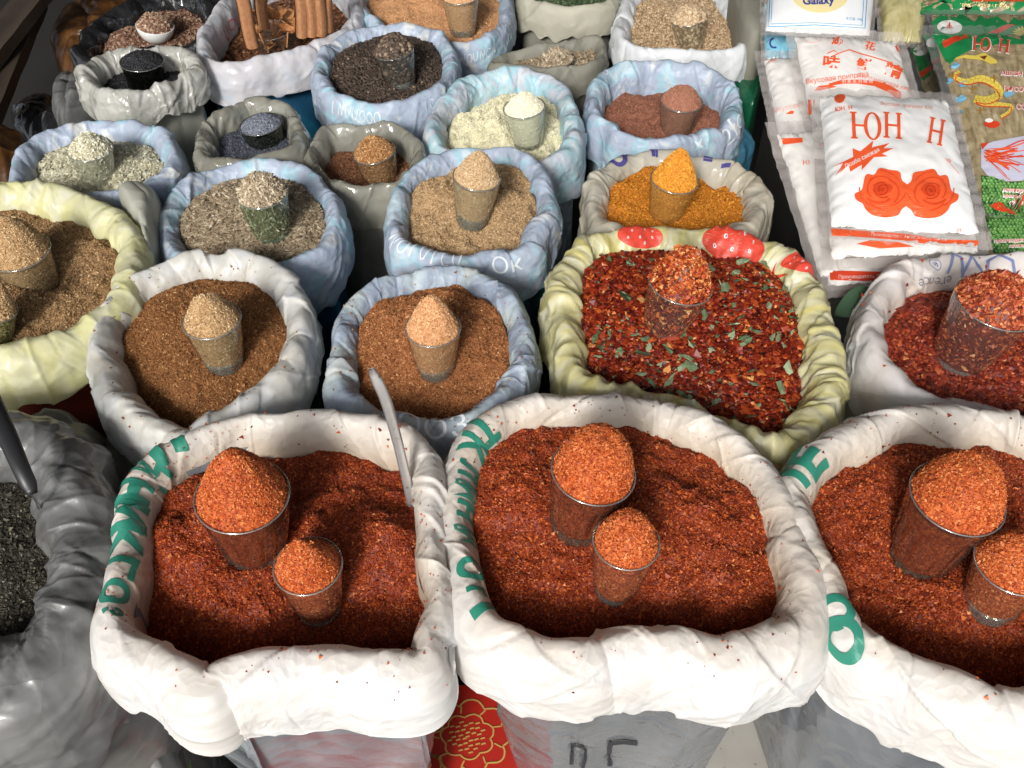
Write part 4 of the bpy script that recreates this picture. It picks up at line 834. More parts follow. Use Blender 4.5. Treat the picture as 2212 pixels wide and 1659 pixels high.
D3.fill('peppercorn_heap', 'whole black peppercorns in the blue sack', M['peppercorn'], 'ball', .0019, 4600, mound=.010, rough=.006, var=.12, na=140, nr=40)
D4 = Sack('spice_sack', 'pale blue sack of cream white powder behind the tan powder sack', GS,
    [(932, 262), (965, 205), (1020, 165), (1100, 150), (1180, 160), (1228, 205), (1243, 270), (1225, 325), (1160, 350), (1050, 345), (960, 320)],
    M['cyan_rim'], M['slate_rim'], wi=.016, wo=.020, drop=.06, lvl=.034, S=320, T=40, seed=19, z=0.382, wk=.62, undul=.004)
D4.fill('cream_powder_heap', 'lumpy cream white powder in the pale blue sack', M['cream'], 'chunk', .0008, 12000, mound=.016, rough=.018, bumps=[(1190, 240, .012, .03)])
D5 = Sack('spice_sack', 'blue sack of rust brown powder to the left of the white salt packets', GS,
    [(1282, 215), (1296, 162), (1340, 138), (1420, 131), (1510, 145), (1572, 175), (1594, 220), (1572, 267), (1520, 292), (1430, 303), (1350, 288), (1298, 252)],
    M['blue_rim'], M['slate_rim'], wi=.015, wo=.018, drop=.05, lvl=.040, S=320, T=40, seed=20, z=0.378, wk=.62, undul=.005, fdrop=.01)
D5.fill('rust_powder_heap', 'rust brown powder in the blue sack beside the packets', M['rustpowder'], 'chunk', .0007, 9000, mound=.012, rough=.014, rm=.45)
D6 = Sack('spice_sack', 'low olive grey canvas bag with a small mound of brown seeds', GS,
    [(1062, 132), (1100, 110), (1180, 96), (1285, 84), (1303, 108), (1278, 134), (1200, 147), (1105, 143)],
    M['canvas'], M['canvas'], wi=.010, wo=.012, drop=.04, lvl=.016, S=260, T=34, seed=21, wk=.62, undul=.004, crease=.5, z=.362)
D6.fill('brown_seed_heap', 'brown seeds in the low olive grey canvas bag', M['cuminseed'], 'seed', .003, 2500, mound=.004, rough=.003)
D7 = Sack('spice_sack', 'blue sack of peach coloured powder at the top edge behind the peppercorns', GS,
    [(770, 0), (800, -50), (900, -90), (1000, -95), (1075, -60), (1095, 0), (1088, 48), (1050, 82), (985, 92), (900, 80), (820, 50)],
    M['blue_rim'], M['navy_body'], wi=.014, wo=.017, drop=.04, lvl=.016, S=300, T=38, seed=22, z=0.360, wk=.62, undul=.005, fdrop=.012)
D7.fill('peach_powder_heap', 'peach coloured powder in the blue sack at the top edge', M['peach'], 'chunk', .0009, 8000, mound=.014, rough=.008)
D8 = Sack('spice_sack', 'tall sand coloured canvas sack at the top edge', GS,
    [(1128, -20), (1155, -75), (1240, -95), (1320, -65), (1335, -20), (1300, 6), (1235, 14), (1160, 6)],
    M['canvas_pale'], M['canvas'], wi=.010, wo=.018, drop=.045, lvl=.03, S=260, T=34, seed=23, z=0.360, wk=.62, undul=.004, crease=.4)
D8.fill('green_herb_heap', 'dark green dried herb in the tall sand coloured canvas sack', M['herb'], 'flake', .003, 1500, mound=.01, rough=.004, rm=.2)
D9 = Sack('spice_sack', 'crisp white sack of round coriander seeds at the top edge', GS,
    [(1338, 70), (1347, 20), (1372, -30), (1450, -52), (1540, -42), (1592, 8), (1624, 62), (1612, 96), (1560, 111), (1460, 110), (1378, 102)],
    M['white_crisp'], M['blue_rim'], wi=.016, wo=.018, drop=.035, lvl=.026, S=320, T=38, seed=24, z=0.360, wk=.62, undul=.005, crease=1.2, fdrop=.01)
D9.fill('coriander_seed_heap', 'round coriander seeds in the crisp white sack', M['corianderseed'], 'ball', .0019, 4200, mound=.012, rough=.006, var=.12, na=140, nr=40)
D10 = Sack('spice_sack', 'black plastic bag of brown granules at the upper left corner', GS,
    [(165, 95), (200, 48), (270, 8), (350, -25), (440, -15), (468, 40), (450, 80), (400, 98), (320, 105), (230, 125), (180, 128)],
    M['black_film'], M['black_film'], wi=.02, wo=.018, drop=.06, lvl=.03, S=300, T=38, seed=25, z=0.340, wk=.62, undul=.008, crease=2.2)
D10.fill('brown_granule_heap', 'coarse brown granules in the black plastic bag', M['granule'], 'flake', .0024, 4000, mound=.012, rough=.008, bumps=[(260, 90, .01, .03)])
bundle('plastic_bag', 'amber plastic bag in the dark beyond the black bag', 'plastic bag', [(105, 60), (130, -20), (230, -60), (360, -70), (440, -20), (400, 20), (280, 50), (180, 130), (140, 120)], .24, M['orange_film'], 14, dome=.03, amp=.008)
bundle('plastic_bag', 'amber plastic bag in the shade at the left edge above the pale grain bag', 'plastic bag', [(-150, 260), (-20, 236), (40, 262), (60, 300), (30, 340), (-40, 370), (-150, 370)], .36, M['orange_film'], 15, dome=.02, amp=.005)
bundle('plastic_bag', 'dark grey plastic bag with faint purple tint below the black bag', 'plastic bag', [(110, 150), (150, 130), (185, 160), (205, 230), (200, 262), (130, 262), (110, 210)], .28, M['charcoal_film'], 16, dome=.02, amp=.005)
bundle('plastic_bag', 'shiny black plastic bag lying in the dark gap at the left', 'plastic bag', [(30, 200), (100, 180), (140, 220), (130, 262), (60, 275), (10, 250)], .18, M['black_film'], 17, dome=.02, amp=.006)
bundle('plastic_bag', 'glossy green plastic bag peeking out beside the rust brown powder sack', 'plastic bag', [(1570, 150), (1632, 140), (1640, 180), (1625, 210), (1595, 195)], .31, simple('green_film', (.006, .09, .04), .35, 0, .3), 18, dome=.01, amp=.004)
bundle('plastic_bag', 'blue sheet of plastic under the rust brown powder sack', 'plastic bag', [(1540, 290), (1600, 250), (1624, 280), (1612, 325), (1560, 350)], .32, plastic('teal_blue_film', [(.3, (.02, .08, .13)), (.6, (.08, .26, .36)), (.75, (.3, .42, .5))], rough=.25, transl=0, bump=.8, bscale=30, coat=.4), 19, dome=.01, amp=.005)
bundle('spice_sack', 'grey mesh sack at the top edge next to the white coriander sack', 'sack', [(1585, -60), (1640, -60), (1660, 10), (1655, 45), (1625, 45), (1600, 10)], .40, M['canvas'], 20, dome=.01, amp=.002)
#@@GLASSES
# ------------------------------------------------------------------ glasses
G = glass
CH = M['chili']
G(A1, CH, (523, 1070), (552, 1178), 204, 953, 'large fluted glass heaped with chili in the sack with the metal blade', 'tall peaked cone of chili powder in the large fluted glass of the left front sack', 'facet', peak=1.5, gcount=9000, gmat='glass_dusty')
G(A1, CH, (665, 1222), (688, 1305), 150, 1148, 'smaller plain glass of chili beside the large fluted glass in the left front sack', 'chili powder with a sharp crest in the smaller glass of the left front sack', 'plain', peak=1.1, mshift=-.35, gcount=7000)
G(A2, CH, (1282, 1018), (1248, 1125), 186, 920, 'large fluted glass heaped with chili in the middle front sack', 'rounded chili mound in the large glass of the middle front sack', 'facet', peak=2.9, gcount=9000, gmat='glass_dusty')
G(A2, CH, (1353, 1170), (1330, 1262), 147, 1105, 'smaller plain glass of chili in front of the large glass in the middle front sack', 'rounded chili mound in the smaller glass of the middle front sack', 'plain', peak=2.2, gcount=7000)
G(A3, CH, (2068, 1075), (1985, 1200), 204, 983, 'large tilted fluted glass heaped with chili in the right front sack', 'rounded chili mound in the large tilted glass of the right front sack', 'facet', peak=2.7, gcount=9000, gmat='glass_dusty')
G(A3, CH, (2192, 1215), (2140, 1300), 168, 1160, 'smaller glass of chili cut by the right edge of the photo', 'chili powder in the smaller glass at the right edge', 'shot', peak=2.0, gcount=7000)
G(B0, M['coriander'], (42, 545), (72, 600), 132, 458, 'large glass buried in the light brown powder of the yellow sack', 'light brown powder heaped over the large glass of the yellow sack', 'plain', peak=1.8)
G(B0, M['coriander'], (-8, 668), (-2, 730), 84, 585, 'green glass in the yellow sack cut by the left edge', 'light brown powder in the green glass at the left edge', 'plain', gmat='glass_green')
G(B1, M['coriander'], (457, 690), (484, 775), 127, 620, 'shot glass of golden brown powder in the greyish white sack', 'golden brown powder with a blunt top in the glass of the greyish white sack', 'shot', peak=1.5)
G(B2, M['cumin_red'], (935, 708), (941, 790), 122, 632, 'fluted shot glass of orange-brown powder in the slate blue sack', 'orange-brown powder with a pointed tip in the glass of the slate blue sack', 'shot', fm=grainmat('orange_brown_powder', [(0, (.22, .085, .03)), (.3, (.44, .20, .085)), (.75, (.60, .32, .15)), (1, (.78, .50, .28))]), peak=1.0)
gB3 = G(B3, M['chiliflake'], (1470, 612), (1440, 692), 142, 522, 'glass heaped with chili flakes in the strawberry print sack', 'chili flakes piled high in the glass of the strawberry print sack', 'plain', peak=1.8, gcount=2600)
G(B4, M['chiliflake_b'], (2150, 655), (2075, 765), 178, 583, 'large tilted plain glass of maroon chili flakes at the right edge', 'maroon chili flakes heaped in the large tilted glass', 'plain', peak=1.8, gcount=3200)
G(C0, M['ricey'], (195, 322), (212, 375), 97, 283, 'plain glass of pale flaky grains', 'heap of pale flaky grains in the plain glass', 'plain', gcount=1100, peak=1.8)
G(C1, M['cuminseed'], (566, 418), (588, 500), 113, 370, 'greenish fluted glass of cumin seeds', 'pale cumin seeds heaped in the greenish glass', 'facet', gcount=1200, peak=1.8, gmat='glass_green', frac=1.0)
G(C2, M['tan'], (1030, 382), (1020, 470), 105, 322, 'fluted shot glass of tan powder', 'cone of tan powder in the fluted shot glass', 'shot', peak=1.2)
G(C3, M['turmeric'], (1457, 388), (1438, 462), 105, 322, 'glass of orange turmeric', 'steep cone of orange turmeric in its glass', 'plain', peak=1.1, mshift=.2)
G(C05, M['poppy'], (563, 268), (572, 296), 93, 247, 'short dark cup of poppy seeds', 'poppy seeds levelled in the short cup', 'plain', gmat='glass_dark', peak=1.8, gcount=2500, gsize=.0009)
G(C15, M['cumin_brown'], (808, 328), (822, 380), 95, 290, 'plain glass of reddish brown powder in the small brown-grey bag', 'reddish brown powder heaped in the glass of the small brown-grey bag', 'plain', peak=1.8)
G(D1, M['blackseed'], (306, 132), (315, 170), 92, 112, 'short dark glass of black seeds in the crinkled film bag', 'black seeds filling the short dark glass', 'plain', gmat='glass_dark', peak=2, gcount=2500, gsize=.001)
G(D3, M['peppercorn'], (851, 108), (868, 178), 88, 68, 'fluted shot glass of black peppercorns', 'brown peppercorns heaped in the fluted shot glass', 'shot', gcount=750, peak=1.8)
G(D4, M['cream'], (1132, 232), (1140, 300), 92, 197, 'glass of cream white powder', 'peaked cream white powder in its glass', 'plain', peak=1.2)
G(D5, M['rustpowder'], (1472, 218), (1462, 272), 94, 180, 'glass of rust brown powder', 'smooth domed rust brown powder in its glass', 'plain', peak=2.2, gsize=.0006)
G(D6, M['cuminseed'], (1202, 130), (1204, 142), 78, 103, 'shallow cup of brown seeds in the canvas bag', 'brown seeds heaped in the shallow cup of the canvas bag', 'plain', gcount=500, gmat='glass_dark', peak=1.8)
G(D7, M['peach'], (994, -8), (1000, 68), 80, -50, 'fluted shot glass of peach coloured powder at the top edge', 'peach coloured powder in the shot glass at the top edge', 'shot', peak=1.5)
G(D9, M['corianderseed'], (1488, 38), (1492, 88), 78, 8, 'plain glass of coriander seeds', 'coriander seeds heaped in the plain glass', 'plain', gcount=750, peak=1.8)
G(D10, M['granule'], (335, 55), (338, 82), 80, 25, 'small white porcelain bowl of brown granules on the black bag', 'light brown granules heaped in the small white bowl', 'bowl', gmat='glass', gcount=700, peak=2, name='porcelain_bowl', cat='bowl')
bw = [o for o in bpy.data.objects if o.name.startswith('porcelain_bowl')][0]
for c_ in bw.children: c_.name = 'bowl_wall'; c_.data.materials[0] = M['porcelain']
spill(A1, 210, CH, .0008, 'loose chili grains scattered along the rim of the left front sack', seed=3); spill(A2, 180, CH, .0008, 'loose chili grains scattered along the rim of the middle front sack', seed=4); spill(A3, 180, CH, .0008, 'loose chili grains scattered along the rim of the right front sack', seed=5)
spill(B1, 160, M['cumin_brown'], .0008, 'loose brown grains on the rim of the greyish white sack', seed=6); spill(B2, 160, M['cumin_red'], .0008, 'loose reddish grains on the rim of the slate blue sack', seed=7); spill(B4, 60, M['chiliflake_b'], .0016, 'loose maroon flakes on the rim of the white sack at the right edge', seed=8)
#@@PRINTS
# ------------------------------------------------------------------ prints on the rims
def T(s, b=.03, w=1.): return text(s, b, w)
# left front sack: big green letters reading up the left rim
for (s_, u, v, h, sx) in (('А', 310, 1010, .017, .7), ('Н', 288, 1056, .024, .85), ('И', 276, 1107, .027, 1.0), ('К', 266, 1162, .026, 1.0), ('Г', 262, 1221, .021, 1.1), ('О', 246, 1280, .022, .85), ('З', 240, 1322, .016, .7)):
    A1.decal(T(s_, .05), u, v, h, 0, sx)
for (s_, u, v, h, rt) in (('-', 402, 945, .034, 80), ('-', 356, 978, .030, 80), ('L', 354, 1028, .016, 20), ('\'', 340, 1052, .02, 30)):
    A1.decal(T(s_, .06), u, v, h, rt)
for (s_, u, v, h, sx) in (('Т', 1046, 925, .026, .9), ('К', 1026, 968, .024, .8), ('Л', 1015, 1018, .020, .8), ('И', 1010, 1060, .020, .8), ('Н', 1008, 1105, .020, .8), ('И', 1010, 1158, .020, .8), ('О', 1020, 1230, .024, .75), ('г', 1036, 1278, .020, .8), ('1', 1052, 1310, .022, 1.2)):
    A2.decal(T(s_, .05), u, v, h, 0, sx)
for (s_, u, v, h) in (('Т', 1782, 968, .024), ('Е', 1748, 985, .030), ('Г', 1722, 1010, .028)):
    A3.decal(T(s_, .05), u, v, h, 180)
for (s_, u, v, h) in (('О', 1820, 1382, .026), ('С', 1806, 1320, .022)): A3.decal(T(s_, .05), u, v, h, 0)
# white marker on the blue sacks
C2.decal(scrib(3, 7, .09), 915, 545, .020, 0, .8, False, 'ink_white'); C2.decal(T('Ок', .0), 1095, 572, .017, 0, 1, False, 'ink_white')
D3.decal(scrib(5, 7, .09), 765, 247, .016, 0, .8, False, 'ink_white'); D3.decal(scrib(6, 2, .09), 925, 225, .014, 0, .8, False, 'ink_white')
D5.decal(T('2fo', -.01), 1585, 275, .024, 10, 1, False, 'ink_white'); D5.decal(T('x', .0), 1510, 308, .016, 0, 1, False, 'ink_white'); D5.decal(T('Ю', -.01), 1300, 155, .014, 40, 1, False, 'ink_white')
D7.decal(scrib(8, 6, .09), 1035, 122, .014, 0, .8, False, 'ink_white'); D7.decal(T('2fo', -.01), 1100, 55, .018, 0, 1, False, 'ink_white')
B2.decal(T('ООЗ', .0), 935, 925, .02, 0, 1, False, 'ink_white')
# violet letters on the turmeric bag
for (s_, u, v, h, rt) in (('О', 1327, 332, .020, 150), ('З', 1352, 312, .016, 160), ('Г', 1417, 315, .018, 180), ('Т', 1418, 330, .012, 180), ('=', 1530, 345, .014, 190), ('-', 1570, 350, .022, 190)):
    C3.decal(T(s_, .05), u, v, h, rt, 1, False, 'ink_lav')
# red hand letters on the cinnamon bag
for (s_, u, v, h, rt) in (('Л', 452, 98, .014, 150), ('U', 487, 70, .020, 155), ('O', 500, 55, .018, 155), ('Y', 511, 45, .016, 160), ('Я', 530, 38, .020, 175)):
    D2.decal(T(s_, -.015), u, v, h, rt+30, 1, False, 'ink_red')
D2.decal(stroke([(-1, -.1), (-.4, .15), (.3, .1), (1, -.2)], .16), 553, 88, .014, 0, 1, False, 'ink_red')
# grey letter on the coriander sack
D9.decal(T('Б', .03), 1330, 30, .030, 80, 1, False, 'ink_grey')
# blue print inside the white sack of maroon flakes
B4.decal(T('erence', -.005), 2015, 607, .010, 0, 1.15, False, 'ink_grey'); B4.decal(join(ring(0, 0, .5, .5, .07), shift(text('R', .01), 0, 0, .45)), 2020, 570, .011, 0, 1, False, 'ink_blue')
B4.decal(stroke([(-1.4, .5), (-1.3, -.1), (-.8, -.5), (-.3, -.2), (-.15, .5), (.1, 0), (.35, -.4), (.6, .1), (.75, .5), (.8, -.3), (1.1, -.45), (1.5, .2)], .13), 2120, 575, .024, 0, 1, False, 'ink_blue')
# strawberries on the yellow sack
def berry(sack, u, v, s_, rt, cut=0):
    pts = [(math.cos(a)*(.9+.1*math.cos(2*a)), math.sin(a)*.62-.06*math.cos(a)) for a in np.linspace(0, 2*math.pi, 26)[:-1]]
    sack.decal(poly(pts), u, v, s_, rt, 1, False, 'ink_red', 'strawberry_print')
    sd = join(*[shift(ring(0, 0, .03, .05, .022, 8), dx, dy) for dx, dy in ((-.5, .1), (-.2, -.25), (.1, .15), (.35, -.2), (.6, .1), (-.1, .4), (-.55, -.2))])
    sack.decal(sd, u, v, s_, rt, 1, False, 'ink_white', 'strawberry_seed_print', .0016)
berry(B3, 1385, 506, .024, 0); berry(B3, 1590, 522, .034, 0); berry(B3, 1745, 560, .020, 60)
B3.decal(join(*[shift(poly([(-.25, 0), (0, -.08), (.9, .05), (0, .12)]), 0, 0, 1, 1, a) for a in (-60, -20, 20, 70, 120, 170, 220)]), 1672, 600, .024, 0, 1, False, 'ink_red', 'leaf_print')

def ondecal_body(o, root, shape, u, v, h, mat, name, push=.0018):
    """print on a sack's side: project the shape onto the body by rays along its outward normal"""
    bpy.context.view_layer.update(); cam_l = Vector((0, 0, CZ))-root.location
    def hit(uu, vv):
        q = P(uu, vv, 0); d = (q-Vector((0, 0, CZ))).normalized(); ok, loc, nn, _ = o.ray_cast(cam_l, d); return (loc, nn) if ok else (None, None)
    V, T_ = subdiv(*shape, .12); out = []; last = None
    for x, y in V:
        loc, nn = hit(u+x*h, v-y*h)
        if loc is None: loc, nn = last if last else (Vector((0, 0, 0)), Vector((0, -1, 0)))
        last = (loc, nn); nn = nn if nn.dot(Vector((0, -1, .6))) > 0 else -nn; out.append(loc+nn*push)
    return obj(name, mesh_np(name, out, tris=T_), M[mat], root)
ondecal_body(A2.body, A2.root, join(stroke([(-.45, -.6), (-.42, .2), (-.36, .5), (.1, .42), (.34, .3)], .14), stroke([(.34, .3), (.32, -.2), (.16, -.9)], .2)), 1250, 1625, 38, 'ink_black', 'marker_stroke')
ondecal_body(A2.body, A2.root, join(stroke([(-.7, -.75), (-.68, .2), (-.6, .45)], .24), stroke([(-.7, .42), (0, .5), (.75, .42)], .2)), 1345, 1620, 42, 'ink_black', 'marker_stroke')

# ------------------------------------------------------------------ metal blade, knife, cinnamon, flowers, leaf
def blade(name, label, cat, pts, w0, w1, th, mat):
    pp = [Vector(p) for p in pts]; n_ = 30; c = open_curve([tuple(p) for p in pp], n_); V, Q = [], []
    side = Vector((1, .15, 0)).normalized()
    for i in range(n_):
        t = i/(n_-1); w = w0+(w1-w0)*t; d = Vector(c[min(i+1, n_-1)]-c[max(i-1, 0)]).normalized(); s_ = (side-d*side.dot(d)).normalized(); nn = d.cross(s_)
        if t < .06: w *= .6+.4*t/.06
        for (a, b) in ((-.5, 0), (-.3, .5), (.3, .5), (.5, 0), (.3, -.5), (-.3, -.5)): V.append(Vector(c[i])+s_*w*a+nn*th*b)
    for i in range(n_-1):
        for k in range(6): Q.append((6*i+k, 6*i+(k+1) % 6, 6*i+6+(k+1) % 6, 6*i+6+k))
    org = Vector(c[-1]); o = obj(name, mesh_np(name, np.array([tuple(v-org) for v in V]), quads=Q, tris=[(0, 1, 2), (0, 2, 3), (0, 3, 4), (0, 4, 5)]), mat); o.location = org
    return tag(o, label, cat)
m, n, o = newmat('stained_steel'); L = n.links.new; tc = N(n, 'ShaderNodeTexCoord'); no = N(n, 'ShaderNodeTexNoise'); no.inputs['Scale'].default_value = 160; no.inputs['Detail'].default_value = 6; L(tc.outputs['Object'], no.inputs['Vector'])
r = ramp(n, [(.30, (.34, .27, .22)), (.36, (.66, .65, .64)), (.7, (.74, .73, .72))]); L(no.outputs[0], r.inputs[0]); b = N(n, 'ShaderNodeBsdfPrincipled'); L(r.outputs[0], b.inputs['Base Color']); b.inputs['Metallic'].default_value = .75; b.inputs['Roughness'].default_value = .34
L(b.outputs[0], o.inputs[0]); M['stained'] = m
bl0 = P(886, 1092, .392); blade('metal_blade', 'long worn metal blade handle sticking up out of the left front sack', 'utensil', [P(802, 797, .555), P(832, 862, .530), P(855, 940, .495), P(872, 1010, .462), P(888, 1085, .425), P(897, 1130, .39)], .0085, .0065, .002, M['stained'])
kr = empty('knife', P(93, 1112, .39), 'knife with a long black handle lying across the charcoal bag at the left edge', 'knife')
def tube(name, pts, rad, mat, parent=None, n_=24, k=14, flat=1., cap=True, smooth=True):
    c = open_curve([tuple(p) for p in pts], n_); V, Q = [], []; up = Vector((0, 0, 1))
    for i in range(n_):
        t = i/(n_-1); d = Vector(c[min(i+1, n_-1)]-c[max(i-1, 0)]).normalized(); s_ = d.cross(up).normalized(); u_ = s_.cross(d); r = rad(t) if callable(rad) else rad
        for j in range(k): a = j/k*2*math.pi; V.append(Vector(c[i])+s_*r*math.cos(a)+u_*r*flat*math.sin(a))
    for i in range(n_-1):
        for j in range(k): Q.append((k*i+j, k*i+(j+1) % k, k*(i+1)+(j+1) % k, k*(i+1)+j))
    T_ = []
    if cap: T_ = [(0, j, j+1) for j in range(1, k-1)]+[(k*(n_-1), k*(n_-1)+j+1, k*(n_-1)+j) for j in range(1, k-1)]
    off = parent.location if parent else Vector(c[0]); o = obj(name, mesh_np(name, np.array([tuple(v-off) for v in V]), quads=Q, tris=T_, smooth=smooth), mat, parent)
    if not parent: o.location = off
    return o
tube('handle', [P(-30, 850, .49), P(10, 930, .485), P(45, 1010, .475), P(72, 1068, .462)], lambda t: .0085*(1-.35*t)*(1 if t < .93 else 1-(t-.93)*6), M['black_handle'], kr, flat=.7)
tube('blade', [P(70, 1064, .463), P(82, 1090, .45), P(92, 1112, .43), P(110, 1150, .40)], .0011, M['steel'], kr, flat=1)
# cinnamon sticks: rolled bark
def cinn(a, b, r, seed, label):
    rg = random.Random(seed); A_, B_ = Vector(a), Vector(b); d = (B_-A_).normalized(); s_ = d.cross(Vector((0, 1, .1))).normalized(); u_ = s_.cross(d); V, Q, rr = [], [], []; na, nl = 34, 22
    for i in range(nl):
        t = i/(nl-1); c = A_.lerp(B_, t)+s_*.0015*math.sin(t*5+seed)
        for j in range(na):
            q = j/(na-1); ang = q*2*math.pi*1.75; r_ = r*(1-.30*q)*(1+.03*math.sin(ang*3+t*4+seed)); V.append(c+s_*r_*math.cos(ang)+u_*r_*math.sin(ang))
    for i in range(nl-1):
        for j in range(na-1): Q.append((na*i+j, na*i+j+1, na*(i+1)+j+1, na*(i+1)+j)); rr.append(min(1, max(0, .5+.3*math.sin(j*1.7+seed)*.5+rg.uniform(-.12, .12))))
    o = obj('cinnamon_stick', mesh_np('cinnamon_stick', np.array([tuple(v-A_) for v in V]), quads=Q, rnd=rr), M['bark']); o.location = A_
    tag(o, label, 'cinnamon stick', 'cinnamon sticks standing in the milky lilac bag')
for k, (u0, v0, u1, v1, r, zt, lb) in enumerate([(548, 100, 512, -40, .0105, .55, 'leftmost cinnamon stick leaning left behind the glass of dried flowers'), (655, 78, 642, -45, .0095, .55, 'cinnamon stick just right of the glass of dried flowers'),
        (673, 76, 665, -45, .0095, .55, 'cinnamon stick third from the left, close behind its neighbours'), (690, 74, 690, -45, .0095, .55, 'cinnamon stick second from the right in the milky lilac bag'), (706, 66, 710, -45, .008, .55, 'rightmost and thinnest cinnamon stick in the milky lilac bag'),
        (570, 60, 560, -60, .009, .55, 'cinnamon stick mostly hidden behind the dried flowers')]):
    b0 = P(u0, v0, .37); zt_ = zat(b0, v1); cinn((P(u0, v0, .37)), P(u1, v1, min(zt_, .56)), r, k+1, lb)
gD2 = G(D2, M['petal'], (590, 62), (606, 108), 106, 55, 'plain glass holding dried brown flowers in the milky lilac bag', 'broken flower bits at the bottom of the glass of dried flowers', 'plain', frac=.42, peak=2, gcount=60, gsize=.003)
def flowerobj(p, s_, seed, label):
    rg = random.Random(seed); V, T_, rr = [], [], []; q = Matrix.Rotation(rg.uniform(0, 6), 3, 'Z') @ Matrix.Rotation(rg.uniform(.1, 1.0), 3, 'X')
    for k in range(6):
        a = k*1.047+rg.uniform(-.15, .15); L_ = s_*rg.uniform(.8, 1.1); w = L_*.32; o_ = len(V); cu = rg.uniform(.25, .6)
        for i in range(7):
            t = i/6; ww = w*math.sin(math.pi*min(1, t*.92+.08))**.8; z = L_*cu*t*t
            for sgn in (-1, 0, 1):
                x, y = L_*t, sgn*ww; zz = z+abs(sgn)*ww*.55; V.append(tuple(Vector(p)+q@Vector((x*math.cos(a)-y*math.sin(a), x*math.sin(a)+y*math.cos(a), zz))))
        for i in range(6):
            for j in (0, 1): b = o_+i*3+j; T_ += [(b, b+1, b+4), (b, b+4, b+3)]; rr += [rg.uniform(.3, .9)]*2
    o_ = len(V); st = q@Vector((0, 0, -1))
    for i in range(5):
        for j in range(6): a = j*1.047; V.append(tuple(Vector(p)+q@Vector((.0012*math.cos(a), .0012*math.sin(a), -i*s_*.3))))
    for i in range(4):
        for j in range(6): b = o_+i*6+j; c = o_+i*6+(j+1) % 6; T_ += [(b, c, c+6), (b, c+6, b+6)]; rr += [.5, .5]
    V = np.array(V)-np.array(p); o = obj('dried_flower', mesh_np('dried_flower', V, tris=T_, rnd=rr, smooth=True), M['petal']); o.location = p; tag(o, label, 'dried flower', 'dried brown flowers in the glass')
rp = gD2[1]
for k, (u, v, dz, s_, lb) in enumerate([(615, 45, .012, .017, 'six petalled dried flower topping the glass at its right'), (590, 40, .018, .016, 'dried flower at the middle of the heap in the glass'), (560, 72, .004, .016, 'dried flower hanging over the left rim of the glass'),
        (575, 10, .026, .015, 'topmost dried flower against the cinnamon sticks'), (622, 68, .002, .015, 'dried flower low on the right inside the glass'), (600, 92, -.02, .014, 'dried flower pressed against the front of the glass'), (580, 100, -.03, .013, 'dried flower lowest in the glass')]):
    flowerobj(tuple(P(u, v, rp.z+dz+.006)), s_*1.35, k+3, lb)
# single dark green leaf between the strawberry sack and the white sack
lf = obj('leaf', None or mesh_np('leaf', *(lambda c: (np.array([(c[0]+.03*t*math.cos(.6)-w*math.sin(.6), c[1]+.03*t*math.sin(.6)+w*math.cos(.6), c[2]+.006*math.sin(t*3)+abs(w)*.3) for t in np.linspace(-1, 1, 13) for w in (-.013*(1-t*t), 0, .013*(1-t*t))]),))(tuple(P(1850, 655, .39))),
    quads=[(3*i+j, 3*i+j+1, 3*i+4+j, 3*i+3+j) for i in range(12) for j in (0, 1)]), simple('bay_leaf', (.035, .075, .04), .45)); tag(lf, 'single dark green leaf lying in the gap left of the white sack of maroon flakes', 'leaf')
#@@PACKS
# ------------------------------------------------------------------ packets on the right
M['salt_pack'] = plastic('white_packet_film', [(.3, (.80, .79, .78)), (.7, (.83, .83, .82))], cscale=9, rough=.3, transl=0, bump=.45, bscale=9, coat=.5)
M['milky_pack'] = plastic('milky_packet_film', [(.3, (.70, .67, .64)), (.7, (.77, .75, .72))], cscale=9, rough=.3, transl=0, bump=.5, bscale=9, coat=.5)
M['bright_pack'] = plastic('glossy_white_packet', [(.3, (.78, .79, .80)), (.7, (.82, .83, .84))], cscale=9, rough=.25, transl=0, bump=.15, bscale=14, coat=.4)
M['sky_pack'] = plastic('sky_blue_packet', [(.3, (.18, .50, .68)), (.7, (.35, .68, .80))], cscale=9, rough=.25, transl=0, bump=.5, bscale=22, coat=.6)
M['noodle_pack'] = plastic('noodle_packet', [(.25, (.19, .14, .075)), (.45, (.31, .25, .14)), (.6, (.38, .30, .18)), (.75, (.50, .43, .29))], cscale=34, rough=.25, transl=0, bump=.6, bscale=26, coat=.8, stretch=(1.6, .35))
M['yellow_pack'] = plastic('yellowish_packet', [(.3, (.40, .35, .15)), (.7, (.56, .51, .28))], cscale=12, rough=.3, transl=0, bump=.5, bscale=20, coat=.5)
M['seal'] = filmmat('seal_film', (.96, .95, .94), .10, .6, .12, .30, .5, (.80, .74, .71))
M['seal_clear'] = filmmat('seal_film_clear', (.96, .97, .96), .12, .6, .10, .12, .6)
M['p_green'] = simple('pack_green', (.015, .21, .065), .3, 0, .5); M['p_dkgreen'] = simple('pack_dark_green', (.01, .09, .03), .3, 0, .5)
M['p_red'] = simple('pack_red', (.62, .055, .02), .3, 0, .4); M['p_white'] = simple('pack_white', (.78, .77, .74), .35, 0, .4)
M['p_yellow'] = simple('pack_yellow', (.72, .56, .10), .35, 0, .4); M['p_gold'] = simple('pack_gold_line', (.32, .17, .02), .35); M['p_cloud'] = simple('pack_cloud_blue', (.18, .42, .60), .35, 0, .4)
M['p_brown'] = simple('pack_brown', (.16, .03, .01), .35, 0, .4); M['p_lav'] = simple('pack_lavender', (.50, .50, .62), .35, 0, .4); M['p_blue'] = simple('pack_blue', (.03, .30, .58), .35, 0, .4); M['p_navy'] = simple('pack_navy', (.03, .05, .28), .35, 0, .4)
